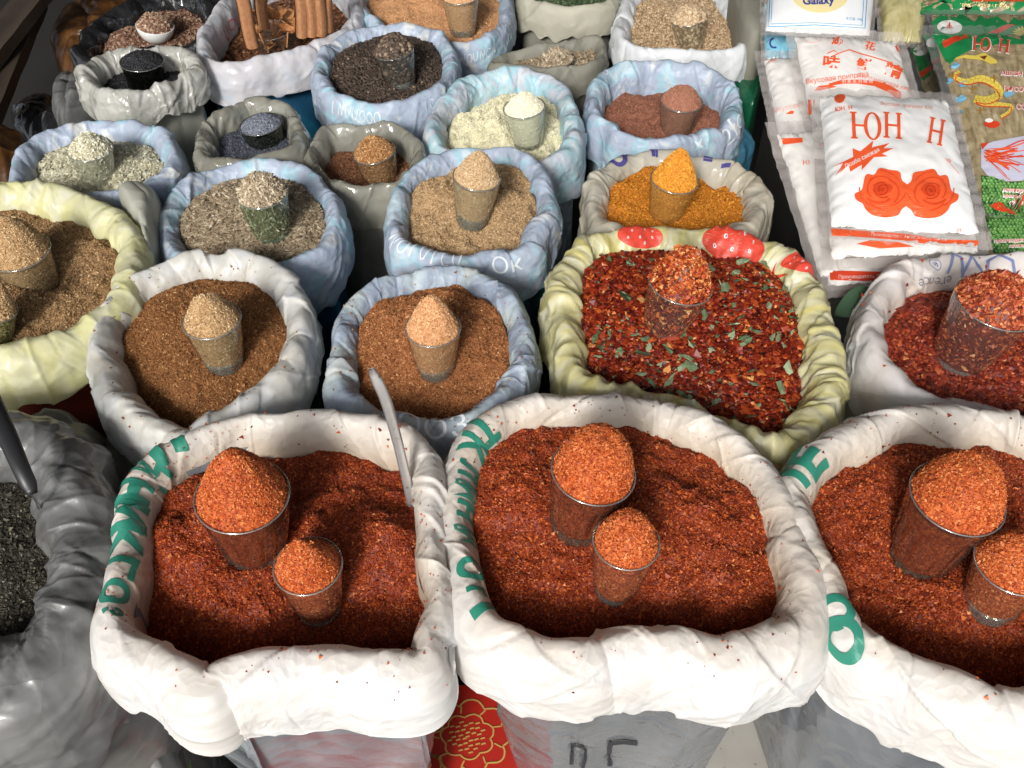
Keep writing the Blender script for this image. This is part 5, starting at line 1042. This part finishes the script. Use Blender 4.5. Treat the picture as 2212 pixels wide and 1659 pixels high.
M['p_pea'] = simple('pea_green', (.12, .30, .07), .35, 0, .4); M['p_pea2'] = simple('pea_light', (.30, .48, .18), .35, 0, .4); M['p_cream'] = simple('pack_cream', (.82, .70, .36), .35, 0, .4); M['p_pink'] = simple('pack_pale_pink', (.80, .42, .36), .35, 0, .4)
class Packet:
    def __init__(s, name, label, cat, corners, thick, mat, seal='seal', margin=.018, seed=1, group=None, power=2.8, wr=.0030, sealsides=True):
        s.c = [np.array(P(u, v, z)) for (u, v, z) in corners]; s.th = thick; s.seed = seed; s.pw = power; s.wr = wr
        e1 = s.c[1]-s.c[0]; e2 = s.c[3]-s.c[0]; n = np.cross(e2, e1); n /= np.linalg.norm(n); s.n = n if n[2] > 0 else -n
        s.wd, s.ht = np.linalg.norm(e1), np.linalg.norm(e2)
        s.root = empty(name, s.c[3], label, cat, group)
        na, nb = 70, 70; a, b = np.meshgrid(np.linspace(0, 1, na), np.linspace(0, 1, nb), indexing='ij')
        Ttop = s.f(a, b); Tbot = s.f(a, b, -1); V = np.concatenate([Ttop.reshape(-1, 3), Tbot.reshape(-1, 3)])-s.c[3]
        ii = np.arange(na*nb).reshape(na, nb); q = np.stack([ii[:-1, :-1], ii[:-1, 1:], ii[1:, 1:], ii[1:, :-1]], 2).reshape(-1, 4)
        uv = np.stack([a*s.wd/.3, b*s.ht/.3], 2).reshape(-1, 2)
        s.pouch = obj('pouch', mesh_np('pouch', V, quads=np.vstack([q, q[:, ::-1]+na*nb]), uv=np.vstack([uv, uv])), mat, s.root)
        mx, my = margin/s.wd*.6, margin/s.ht; s.my = my; a1 = np.concatenate([[-mx, -mx*.5], np.linspace(0, 1, 40), [1+mx*.5, 1+mx]]); b1 = np.concatenate([[-my, -my*.5], np.linspace(0, 1, 40), [1+my*.5, 1+my]])
        A_, B_ = np.meshgrid(a1, b1, indexing='ij'); X = s.f(A_, B_, 0)-s.c[3]; na, nb = A_.shape; ii = np.arange(na*nb).reshape(na, nb); q = np.stack([ii[:-1, :-1], ii[:-1, 1:], ii[1:, 1:], ii[1:, :-1]], 2)
        keep = np.ones((na-1, nb-1), bool); keep[3:-3, 3:-3] = False
        obj('seal_edge', mesh_np('seal_edge', X.reshape(-1, 3), quads=q[keep].reshape(-1, 4), uv=np.stack([A_, B_], 2).reshape(-1, 2)), M[seal], s.root)
    def f(s, a, b, side=1):
        a = np.asarray(a, float); b = np.asarray(b, float)
        base = (s.c[0]*((1-a)*(1-b))[..., None]+s.c[1]*(a*(1-b))[..., None]+s.c[2]*(a*b)[..., None]+s.c[3]*((1-a)*b)[..., None])
        x, y = np.clip(np.abs(2*a-1), 0, 1), np.clip(np.abs(2*b-1), 0, 1); bl = np.sqrt(np.clip(1-x**s.pw, 0, 1))*np.sqrt(np.clip(1-y**s.pw, 0, 1))
        edge = 1-np.clip(np.minimum(1-x, 1-y)*4, 0, 1)
        wr = s.wr*(fbm(a*7+s.seed, b*7, s.seed, 3)*.9+edge*(ridg(a*26+s.seed, b*4, s.seed+4, 2)*(1-y < 1-x)+ridg(a*4, b*26+s.seed, s.seed+6, 2)*(1-y >= 1-x))*.55)
        h = s.th/2*bl*(side if side else 0)+(wr if side >= 0 else 0)*(1. if side else 1.3); return base+s.n*h[..., None]
    def inv(s, U, V):
        a = np.full(len(U), .5); b = np.full(len(U), .5)
        def pr(a, b):
            p = s.f(a, b); dz = p[:, 1]*cp-(p[:, 2]-CZ)*sp; return W/2+F*p[:, 0]/dz, H/2-F*(p[:, 1]*sp+(p[:, 2]-CZ)*cp)/dz
        e = .01
        for _ in range(9):
            u0, v0 = pr(a, b); ua, va = pr(a+e, b); ub, vb = pr(a, b+e); ja, jb, jc, jd = (ua-u0)/e, (ub-u0)/e, (va-v0)/e, (vb-v0)/e; det = ja*jd-jb*jc; du, dv = U-u0, V-v0
            a = np.clip(a+np.clip((jd*du-jb*dv)/det, -.3, .3), -.05, 1.05); b = np.clip(b+np.clip((-jc*du+ja*dv)/det, -.3, .3), -.05, 1.2)
        return a, b
    def print(s, shape, u, v, h, rot=0., sx=1., mat='ink_orange', name='printed_mark', off=.0008, shear=0.):
        V, T_ = shape; V = V*h; V = V*np.array([sx, 1]); c, s_ = math.cos(D2R(rot)), math.sin(D2R(rot)); V = V+np.c_[V[:, 1]*shear, np.zeros(len(V))]
        X = np.c_[u+V[:, 0]*c-V[:, 1]*s_, v-(V[:, 0]*s_+V[:, 1]*c)]; X, T_ = subdiv(X, T_, 12.)
        a, b = s.inv(X[:, 0], X[:, 1]); ok = (a > -.02) & (a < 1.02) & (b > 0) & (b < 1+s.my); T_ = T_[ok[T_].all(1)]
        if not len(T_): return None
        return obj(name, mesh_np(name, s.f(a, b)+s.n*off-s.c[3], tris=T_), M[mat], s.root)
    def pp(s, pts, mat='ink_orange', name='printed_mark', off=.0008):  # polygon given in picture points
        V, T_ = poly([(x, -y) for x, y in pts]); s.print((V, T_), 0, 0, 1, 0, 1, mat, name, off)
    def ln(s, pts, w, mat='ink_orange', name='printed_mark', off=.0008):
        V, T_ = stroke([(x, -y) for x, y in pts], w); s.print((V, T_), 0, 0, 1, 0, 1, mat, name, off)
def r3(x, y): return (1474.7+x/3, y/3)
def r4(x, y): return (1920.1+x*.3305, y*.3305)
def stem(x, w=.17): return [rect(x-w/2, -.5, x+w/2, .5), rect(x-w*.95, .44, x+w*.95, .5), rect(x-w*.95, -.5, x+w*.95, -.44)]
def oring(cx, rx, ry, tw, n_=34):
    V, T_ = [], []
    for i in range(n_):
        a = 2*math.pi*i/n_; V += [(cx+rx*math.cos(a), ry*math.sin(a)), (cx+(rx-tw)*math.cos(a), (ry-tw*.35)*math.sin(a))]
    for i in range(n_): j = (i+1) % n_; T_ += [(2*i, 2*j, 2*i+1), (2*j, 2*j+1, 2*i+1)]
    return np.array(V), np.array(T_)
S_N = join(*stem(-.33), *stem(.33), rect(-.33, -.035, .33, .045))
S_YU = join(*stem(-.62), rect(-.6, -.035, -.1, .045), oring(.28, .42, .52, .17))
tag_ = 'packets piled to the right of the sacks'
# support under the packets: stacked cardboard
def box(name, label, cat, pts, z0, z1, mat):
    p = [(q.x, q.y) for q in zplane(pts, z1)]; n_ = len(p); V = [(x, y, z1) for x, y in p]+[(x, y, z0) for x, y in p]
    Q = [(i, (i+1) % n_, n_+(i+1) % n_, n_+i) for i in range(n_)]; V0 = np.array(V)-np.array([p[0][0], p[0][1], z0])
    me = mesh_np(name, V0, quads=Q+[(0, 1, 2, 3), (7, 6, 5, 4)], smooth=False); o = obj(name, me, mat); o.location = (p[0][0], p[0][1], z0); return tag(o, label, cat)
box('cardboard_box', 'low grey cardboard box carrying the pile of packets', 'box', [(1700, 40), (2500, 40), (2600, 560), (1800, 560)], 0, .30, M['crate'])
G1p = Packet('seasoning_packet', 'white powder packet with two orange-red roses, on top of its pile', 'packet', [(1770, 210, .47), (2046, 222, .47), (2114, 508, .452), (1796, 490, .452)], .046, M['salt_pack'], seed=1, group=tag_)
G2p = Packet('seasoning_packet', 'white packet with large red chinese characters behind the rose packet', 'packet', [(1716, 82, .455), (1936, 92, .455), (2000, 340, .40), (1768, 340, .40)], .042, M['milky_pack'], seed=2, group=tag_)
G3p = Packet('seasoning_packet', 'leftmost white packet half hidden below the chinese character packet', 'packet', [(1650, 132, .41), (1800, 132, .41), (1850, 330, .375), (1690, 330, .375)], .042, M['milky_pack'], seed=3, group=tag_)
G4p = Packet('seasoning_packet', 'white packet with a short red bar leaning under the left side of the rose packet', 'packet', [(1678, 292, .415), (1850, 280, .415), (1950, 590, .365), (1772, 600, .365)], .032, M['milky_pack'], seed=4, group=tag_)
G5p = Packet('seasoning_packet', 'white packet directly under the rose packet with a red strip along its lower edge', 'packet', [(1772, 250, .42), (2060, 260, .42), (2112, 545, .405), (1795, 560, .405)], .030, M['milky_pack'], seed=5, group=tag_)
G6p = Packet('seasoning_packet', 'lowest white packet of the rose pile just behind the white sack', 'packet', [(1780, 330, .385), (2060, 330, .385), (2100, 600, .365), (1788, 618, .365)], .030, M['milky_pack'], seed=6, group=tag_)
G7p = Packet('salt_bag', 'bright white bag with a blue double frame and a yellow oval at the top edge', 'bag', [(1675, -160, .45), (1905, -160, .45), (1878, 78, .43), (1653, 68, .43)], .05, M['bright_pack'], seed=7, margin=.01, wr=.001)
G8p = Packet('salt_bag', 'sky blue plastic bag with a navy curl below the bright white bag', 'bag', [(1650, 10, .40), (1800, 10, .40), (1790, 135, .385), (1652, 128, .385)], .03, M['sky_pack'], seed=8, margin=.01)
G9p = Packet('spice_packet', 'cloudy yellowish packet between the bright white bag and the green packets', 'packet', [(1893, -70, .43), (2015, -70, .43), (1990, 92, .41), (1905, 92, .41)], .04, M['yellow_pack'], seed=9, margin=.012)
GA = Packet('noodle_packet', 'green and brown packet with red Cyrillic letters and a yellow dragon nearest the right edge', 'packet', [(2016, 78, .475), (2330, 78, .475), (2400, 450, .44), (2122, 440, .44)], .03, M['noodle_pack'], 'seal_clear', seed=10, group=tag_, margin=.02)
GA2 = Packet('noodle_packet', 'green packet with a white oval mark directly behind the dragon packet', 'packet', [(2010, 32, .445), (2330, 40, .445), (2400, 400, .405), (2122, 420, .405)], .03, M['noodle_pack'], 'seal_clear', seed=11, group=tag_, margin=.012)
GB = Packet('noodle_packet', 'green packet peeking out third from the right between the dragon packet and the outermost one', 'packet', [(1996, 72, .42), (2200, 75, .42), (2260, 450, .37), (2095, 440, .37)], .03, M['noodle_pack'], 'seal_clear', seed=12, group=tag_, margin=.012)
GC = Packet('noodle_packet', 'outermost green packet beside the chinese character packet', 'packet', [(1963, 92, .39), (2150, 92, .39), (2200, 440, .345), (2068, 440, .345)], .03, M['noodle_pack'], 'seal_clear', seed=13, group=tag_, margin=.02)
GD = Packet('spice_packet', 'green packet with cream Cyrillic words across the top right corner', 'packet', [(1990, -60, .44), (2330, -70, .44), (2340, 32, .43), (1986, 26, .43)], .03, M['noodle_pack'], 'seal_clear', seed=14, margin=.012)
GE = Packet('pea_packet', 'packet of green peas under the lower edge of the dragon packet', 'packet', [(2110, 330, .40), (2400, 330, .40), (2420, 560, .385), (2135, 555, .385)], .03, M['noodle_pack'], 'seal_clear', seed=15, margin=.01)
# rose packet print
O = 'ink_orange'
G1p.print(S_YU, 1872, 273, 58, -3, .78, O, 'lettering', shear=-.10); G1p.print(S_N, 1928, 272, 56, -5, .72, O, 'lettering', shear=-.10); G1p.print(S_N, 2022, 285, 56, -14, .62, O, 'lettering', shear=-.10)
G1p.print(text('ЮН  Н', .02), 1822, 235, 9, 8, 1, O, 'lettering'); G1p.print(text('Вкусовая  приправа  ЮН', .01), 1958, 229, 7.5, -5, .9, 'p_pink', 'lettering')
G1p.print(join(ell(0, 0, 1, .9, 12), ell(.5, .3, .7, .6, 9)), 1813, 214, 11, 0, 1, O, 'rose_print')
G1p.pp([r3(*q) for q in ((985, 1150), (1040, 1060), (970, 1085), (1105, 1020), (1100, 965), (1150, 985), (1235, 915), (1225, 960), (1340, 930), (1300, 965), (1365, 965), (1290, 1000), (1330, 1018), (1240, 1022), (1160, 1105), (1160, 1070), (1085, 1118), (1075, 1070), (1010, 1130), (1040, 1085))], O, 'starburst_print')
G1p.print(text('Особо свежая', .012), *r3(1160, 1030), 9, 27, .95, 'p_white', 'lettering', .0014)
def rose(px, cx, cy, s_, seed, flip=1):
    rg = random.Random(seed); out = [(cx+flip*s_*x, cy+s_*y) for x, y in ((-1.0, .05), (-.75, -.08), (-.60, -.62), (-.30, -.62), (-.12, -.86), (.25, -.80), (.62, -.72), (.70, -.42), (.98, -.18), (.92, .15), (1.0, .38), (.70, .62), (.55, .84), (.1, .92), (-.35, .84), (-.62, .62), (-.72, .42), (-.95, .28))]
    q, _ = closed_curve(out, 60); px.pp([tuple(p) for p in q], O, 'rose_print')
    def cres(a0, a1, r0, r1, w, m_, off): px.ln([(cx+flip*s_*(r0+(r1-r0)*t)*math.cos(a0+(a1-a0)*t), cy-s_*.05+s_*.85*(r0+(r1-r0)*t)*math.sin(a0+(a1-a0)*t)) for t in np.linspace(0, 1, 14)], w*s_, m_, 'rose_petal_print', off)
    m_, dk = 'ink_rose_mid', 'ink_rose_dark'
    for a0, a1, r0, r1, w in ((2.5, 4.3, .50, .62, .05), (3.9, 5.6, .66, .50, .04), (5.2, 7.2, .48, .66, .055), (.9, 2.6, .44, .64, .08), (2.2, 3.3, .78, .84, .035), (.1, 1.2, .84, .70, .04), (1.5, 2.3, .82, .70, .05), (4.6, 5.6, .84, .72, .03)): cres(a0, a1, r0, r1, w, m_, .0012)
    px.print(poly([(.30*math.cos(a)*(1+.2*math.sin(a*2+seed)), .24*math.sin(a)*(1+.15*math.cos(a*3))) for a in np.linspace(0, 6.28, 22)[:-1]]), cx, cy-s_*.10, s_, 0, 1, m_, 'rose_petal_print', .0013)
    for a0, a1, r0, r1, w in ((.4, 2.2, .16, .22, .035), (2.6, 4.8, .13, .20, .04), (4.9, 6.6, .24, .16, .035), (1.0, 3.0, .34, .30, .03), (3.6, 5.0, .36, .32, .025), (0, 6, .03, .08, .04)): cres(a0, a1, r0, r1, w, dk, .0017)
rose(G1p, 1906, 416, 60, 1); rose(G1p, 2010, 418, 60, 2, -1)
G1p.ln([r3(*q) for q in ((1700, 1030), (1740, 1070), (1790, 1130))], 1.6, 'p_pink'); G1p.print(ell(0, 0, 1, .7, 8), *r3(1725, 1045), 6, -40, 1, 'p_pink')
G1p.print(text('ВЕС НЕТТО · 400 Г', -.005), *r3(1690, 1480), 8, -7, 1.0, 'p_pink', 'lettering')
for pk, pts, tx, tp in ((G5p, ((935, 1460), (1060, 1465), (1500, 1490), (1915, 1555), (1915, 1618), (1490, 1560), (1300, 1520), (1150, 1540), (960, 1533)), 'Производство г. Ангар Сибо Чанчин', (1430, 1530)),):
    pass
def shiftpts(pts, dx, dy): return [(x+dx, y+dy) for x, y in pts]
G1p.pp([(1794, 496), (1850, 500), (1960, 508), (2040, 520), (2112, 522), (2113, 538), (2040, 536), (1950, 522), (1850, 514), (1797, 512)], O, 'red_strip_print', .0016); G1p.print(text('Производство г. Ангарск Сибо Чанчин', -.01), 1962, 515, 7, -4, .9, 'p_white', 'lettering', .0024)
G5p.pp([(1850, 528), (1880, 520), (1940, 524), (1975, 534), (1900, 538)], O, 'rose_print')
G6p.pp([(1792, 585), (1900, 588), (2000, 580), (2090, 575), (2092, 595), (2000, 602), (1900, 609), (1793, 606)], 'p_red', 'red_strip_print'); G6p.print(text('Производитель ООО продукты "Зелёный', -.01), 1915, 598, 8, 1, .95, 'p_white', 'lettering', .0014)
# chinese character packet
G2p.print(text('湖', .03), *r3(1000, 262), 17, -6, 1.1, O, 'lettering'); G2p.print(text('花', .02), *r3(1215, 300), 14, -14, 1.2, O, 'lettering'); G2p.print(text('味', .03), *r3(965, 405), 20, -5, 1.4, O, 'lettering'); G2p.print(text('鮮', .03), *r3(1175, 420), 18, -8, 1.4, O, 'lettering'); G2p.print(text('精', .03), *r3(1365, 462), 22, -18, 1.3, O, 'lettering')
G2p.ln([r3(*q) for q in ((935, 350), (980, 330), (1010, 350), (960, 372), (1020, 345), (1080, 325), (1150, 350), (1250, 378), (1360, 412))], 2.2, O); G2p.print(ring(0, 0, 1, .55, .06), *r3(840, 245), 20, -5, 1, 'p_pink')
G2p.print(text('Вкусовая приправа', .0), *r3(1000, 505), 11, 7, .95, O, 'lettering'); G2p.print(text('(Глютаминовая кисл', -.01), *r3(1310, 535), 10, -16, .9, O, 'lettering')
G2p.pp([r3(*q) for q in ((945, 545), (1030, 520), (1150, 518), (1260, 530), (1340, 555), (1415, 600), (1415, 660), (1330, 600), (1240, 560), (1130, 545), (1040, 545), (950, 560))], O, 'ribbon_print'); G2p.print(text('明 英 系 列 味 精', .0), *r3(1130, 533), 6, 0, 1.1, 'p_white', 'lettering', .0014)
G2p.pp([r3(*q) for q in ((850, 590), (880, 560), (945, 552), (1000, 565), (930, 580), (890, 590))], O, 'ribbon_print')
G2p.pp([r3(*q) for q in ((1355, 262), (1375, 268), (1405, 345), (1390, 335))], 'p_red', 'red_edge_print'); G2p.pp([r3(*q) for q in ((810, 650), (832, 648), (836, 745), (815, 745))], O, 'red_bar_print'); G2p.pp([r3(*q) for q in ((842, 650), (856, 650), (850, 700))], O, 'red_bar_print')
G3p.print(text('Вкусовая', .0), *r3(685, 695), 11, 12, .95, 'p_pink', 'lettering'); G3p.pp([r3(*q) for q in ((665, 742), (700, 720), (720, 722), (716, 742))], O, 'ribbon_print'); G3p.pp([r3(*q) for q in ((525, 400), (560, 378), (620, 382), (600, 395), (545, 412))], 'p_pink', 'red_edge_print')
G4p.pp([r3(*q) for q in ((635, 900), (775, 895), (778, 925), (650, 940))], O, 'red_bar_print'); G4p.print(S_YU, *r3(800, 1055), 10, 5, 1, O, 'lettering'); G4p.print(text('ю', .02), *r3(900, 935), 8, 5, 1, O, 'lettering')
# bright white bag
G7p.ln([(1668, -120), (1661, 40), (1660, 59), (1760, 55), (1868, 62), (1880, -100)], 1.8, 'p_blue', 'blue_frame_print'); G7p.ln([(1672, -120), (1666, 40), (1665, 53), (1760, 50), (1862, 56), (1872, -100)], 1.3, 'p_blue', 'blue_frame_print')
G7p.print(ell(0, 0, 1, 1, 40), 1777, -18, 66, 0, 1.0, 'p_cream', 'yellow_oval_print', .0008) if False else G7p.print(ell(0, 0, 1.3, .85, 40), 1772, -12, 48, 0, 1.0, 'p_cream', 'yellow_oval_print')
G7p.print(text('Galaxy', .03), 1768, 2, 17, 2, 1.05, 'p_navy', 'lettering', .0014); G7p.print(text('专工盐 100g', .0), 1845, 42, 5, -3, 1, 'p_blue', 'lettering')
G8p.ln([(1672+9*math.cos(a), 94+10*math.sin(a)) for a in np.linspace(1.0, 4.6, 12)], 3.6, 'p_navy', 'curl_print')
# green packets
def gfront(pk, dx, dy, oval=True):
    a = [(x+dx, y+dy) for x, y in ((2012, 75), (2400, 60), (2400, 100), (2230, 97), (2160, 96), (2105, 105), (2072, 122), (2052, 140), (2040, 130), (2025, 100))]
    pk.pp(a, 'p_green', 'green_band_print')
    pk.pp([(x+dx, y+dy) for x, y in ((2034, 92), (2060, 80), (2090, 72), (2092, 82), (2062, 93), (2039, 106))], 'p_red', 'red_stripe_print', .0013)
gfront(GA, 0, 0)
GA.pp([r4(*q) for q in ((350, 290), (410, 262), (520, 232), (440, 240), (380, 262))], 'p_red', 'red_stripe_print', .0014)
GA.print(S_YU, *r4(605, 297), 31, -4, .95, 'p_white', 'lettering', .0013); GA.print(S_YU, *r4(605, 297), 28, -4, .95, 'p_red', 'lettering', .0020)
GA.print(S_N, *r4(750, 308), 31, -8, .85, 'p_white', 'lettering', .0013); GA.print(S_N, *r4(750, 308), 28, -8, .85, 'p_red', 'lettering', .0020)
for pk, dx, dy in ((GA2, 0, 0),):
    pk.pp([(2006, 28), (2400, 18), (2400, 110), (2030, 110)], 'p_green', 'green_band_print'); pk.pp([r4(*q) for q in ((640, 222), (770, 165), (825, 165), (720, 222))], 'p_red', 'red_stripe_print', .0013)
    pk.print(ell(0, 0, 1, .55, 30), *r4(395, 183), 27, -3, 1, 'p_white', 'oval_mark', .0013); pk.print(join(ell(0, .1, .18, .3, 5), rect(-.5, -.25, .5, -.15), rect(-.3, -.1, -.2, .1), rect(.2, -.1, .3, .1), rect(-.08, -.15, .08, .5)), *r4(392, 180), 17, -3, 1, 'p_red', 'oval_mark', .0018)
    pk.print(join(*[poly([(0, 0), (math.cos(a-.12), math.sin(a-.12)*.6), (1.35*math.cos(a), math.sin(a)*.85), (math.cos(a+.12), math.sin(a+.12)*.6)]) for a in np.linspace(0, 6.283, 19)[:-1]]), *r4(880, 225), 20, 0, 1, 'p_yellow', 'sunburst_print', .0013)
for pk, pts, st, ov in ((GB, ((220, 205), (300, 215), (420, 420), (380, 470), (280, 400), (230, 300)), ((255, 420), (350, 360), (352, 400), (270, 440)), (300, 275)), (GC, ((120, 262), (230, 255), (330, 440), (280, 490), (200, 540), (160, 430)), ((195, 480), (300, 410), (310, 440), (210, 515)), (215, 330))):
    pk.pp([r4(*q) for q in pts], 'p_green', 'green_band_print'); pk.pp([r4(*q) for q in st], 'p_red', 'red_stripe_print', .0013); pk.print(ell(0, 0, 1, .6, 24), *r4(*ov), 20, 20, 1, 'p_white', 'oval_mark', .0013)
# dragon: a winding scaled ribbon with limbs, and small clouds
def dragon(pk, pts, w, seed):
    c = open_curve([r4(*q) for q in pts], 60); n_ = 60
    wid = [w*(.55+.6*math.sin(min(1, i/n_*1.2)*math.pi)) for i in range(n_)]
    V, T_ = [], []
    for i in range(n_):
        d = c[min(i+1, n_-1)]-c[max(i-1, 0)]; d = d/np.linalg.norm(d); nn = np.array([-d[1], d[0]])*wid[i]/2; V += [tuple(c[i]+nn), tuple(c[i]-nn)]
    for i in range(n_-1): T_ += [(2*i, 2*i+1, 2*i+2), (2*i+1, 2*i+3, 2*i+2)]
    pk.print((np.array(V)*[1, -1], np.array(T_)), 0, 0, 1, 0, 1, 'p_yellow', 'dragon_print', .0012)
    V2 = []
    for i in range(1, n_-1, 1):
        d = c[i+1]-c[i-1]; d = d/np.linalg.norm(d); nn = np.array([-d[1], d[0]])*wid[i]/2; sg = 1 if i % 2 else -1
        V2.append(stroke([tuple((c[i]+nn*sg*.9)*[1, -1]), tuple((c[i]+d*wid[i]*.25)*[1, -1]), tuple((c[i]-nn*sg*.1)*[1, -1])], .7))
    pk.print(join(*V2), 0, 0, 1, 0, 1, 'p_gold', 'dragon_scale_print', .0018)
    pk.ln([tuple(c[i]+np.array([0, wid[i]*.55])) for i in range(n_)], 2.2, 'p_red', 'dragon_belly_print', .0016)
dragon(GA, ((460, 470), (430, 510), (500, 540), (600, 520), (690, 560), (720, 620), (640, 660), (560, 650), (620, 680), (740, 690), (800, 700), (780, 740), (730, 770)), 15, 1)
for q, sz in (((430, 440), 9), ((390, 540), 8), ((485, 560), 9), ((465, 660), 11), ((780, 625), 10), ((465, 740), 5)):
    GA.print(join(ell(0, 0, 1, .5, 12), ell(-.5, .35, .5, .4, 10), ell(.35, .45, .55, .45, 10), ell(.9, .1, .4, .3, 8)), *r4(*q), sz, 15, 1, 'p_cloud', 'cloud_print', .0013)
GA.pp([r4(*q) for q in ((560, 370), (620, 350), (700, 400), (705, 420), (660, 425), (610, 400), (480, 385), (420, 400), (440, 380), (500, 365))], 'p_yellow', 'dragon_head_print', .0014); GA.pp([r4(*q) for q in ((590, 380), (640, 372), (620, 400))], 'p_brown', 'dragon_head_print', .002)
for q in ((550, 590), (600, 730), (690, 520), (420, 500)):
    GA.print(join(*[shift(rect(0, -.12, 1, .12), 0, 0, 1, 1, a) for a in (20, 100, 170, 250)]), *r4(*q), 9, 0, 1, 'p_gold', 'dragon_claw_print', .0015)
GA.print(join(ell(0, 0, 1, .45, 16), ell(.6, .2, .6, .4, 10)), *r4(665, 820), 16, -10, 1, 'p_red', 'dragon_tail_print', .0013); GA.print(ell(0, 0, 1, .5, 12), *r4(650, 795), 9, 0, 1, 'p_white', 'dragon_tail_print', .0017)
for s_, q, h in (('АШЛЯН', (800, 488), 9), ('ВЫСО', (815, 588), 10), ('СОР', (880, 705), 11)):
    GA.print(text(s_, .08), *r4(*q), h, -3, 1.0, 'p_white', 'lettering', .0013); GA.print(text(s_, .01), *r4(*q), h*.95, -3, 1.0, 'p_red', 'lettering', .0019)
GA.pp([r4(*q) for q in ((600, 960), (680, 930), (900, 890), (1100, 900), (1100, 1180), (760, 1190), (640, 1150), (600, 1100))], 'p_lav', 'picture_patch', .0011)
rgc = random.Random(4)
for k in range(26):
    x0, y0 = 615+rgc.uniform(0, 60), 985+rgc.uniform(0, 80); a_ = rgc.uniform(-.35, .75); L__ = rgc.uniform(120, 270)
    GA.ln([r4(x0+L__*t*math.cos(a_), y0+L__*t*math.sin(a_)+rgc.uniform(-6, 6)) for t in (0, .35, .7, 1)], rgc.uniform(1.4, 3.2), rgc.choice(['p_red', 'ink_orange', 'ink_orange']), 'carrot_print', .0014+.00005*k)
GA.pp([r4(*q) for q in ((600, 945), (650, 940), (605, 985))], 'p_red', 'picture_patch', .0016)
def peas(pk, poly_, n_, sz, seed):
    rg = random.Random(seed); A_, B_ = [], []; xs = [p[0] for p in poly_]; ys = [p[1] for p in poly_]
    pk.pp(poly_, 'p_dkgreen', 'pea_picture', .0010)
    gx = np.arange(min(xs), max(xs), sz*1.7); gy = np.arange(min(ys), max(ys), sz*1.45)
    def inside(x, y):
        r = False; j = len(poly_)-1
        for i in range(len(poly_)):
            if (poly_[i][1] > y) != (poly_[j][1] > y) and x < (poly_[j][0]-poly_[i][0])*(y-poly_[i][1])/(poly_[j][1]-poly_[i][1])+poly_[i][0]: r = not r
            j = i
        return r
    for i, y in enumerate(gy):
        for x in gx:
            x_, y_ = x+(i % 2)*sz*.85+rg.uniform(-1, 1), y+rg.uniform(-1, 1)
            if inside(x_, y_): s_ = sz*rg.uniform(.75, 1.05); A_.append(shift(ell(0, 0, 1, .8, 10), x_, -y_, s_, 1, rg.uniform(0, 180))); B_.append(shift(ell(0, 0, 1, .8, 8), x_-s_*.25, -y_+s_*.3, s_*.45))
    pk.print(join(*A_), 0, 0, 1, 0, 1, 'p_pea', 'pea_picture', .0014); pk.print(join(*B_), 0, 0, 1, 0, 1, 'p_pea2', 'pea_picture', .0018)
peas(GA, [r4(*q) for q in ((600, 1150), (680, 1160), (760, 1195), (1100, 1180), (1150, 1330), (900, 1450), (660, 1440), (610, 1320))], 1, 4.6, 1)
peas(GE, [(2128, 470), (2380, 465), (2400, 550), (2145, 548)], 1, 4.6, 2)
GA.pp([r4(*q) for q in ((650, 1350), (720, 1330), (800, 1380), (830, 1415), (760, 1400), (700, 1385))], 'p_red', 'red_stripe_print', .0022)
for s_, q, h in (('Апляяр', (805, 1252), 9), ('произво', (800, 1290), 7), ('«о» ав', (835, 1335), 8)):
    GA.print(text(s_, .09), *r4(*q), h, -2, 1.0, 'p_white', 'lettering', .0020); GA.print(text(s_, .0), *r4(*q), h*.95, -2, 1.0, 'p_red', 'lettering', .0026)
for s_, q, h in (('производите', (790, 1580), 8), ('автоно', (830, 1615), 7)):
    GE.print(text(s_, .09), *r4(*q), h, 2, 1.0, 'p_white', 'lettering', .0020); GE.print(text(s_, .0), *r4(*q), h*.95, 2, 1.0, 'p_red', 'lettering', .0026)
GD.pp([(1975, -40), (2400, -60), (2400, 32), (1980, 32)], 'p_green', 'green_band_print'); GD.print(text('100% НАТУРАЛЬНЫЙ', .02), *r4(640, 45), 8, -2, 1.05, 'p_cream', 'lettering', .0014); GD.pp([(2090, -10), (2400, -15), (2400, 4), (2100, 5)], 'p_red', 'red_stripe_print', .0013)
# dark back wall added unseen for shade behind the rear sacks
M['added_backcloth'] = simple('added_dark_cloth', (.02, .018, .016), .9)
for L_ in list(bpy.data.objects):
    if L_.get('label') and len(L_['label'].split()) > 16: print('LONG', L_.name, L_['label'])
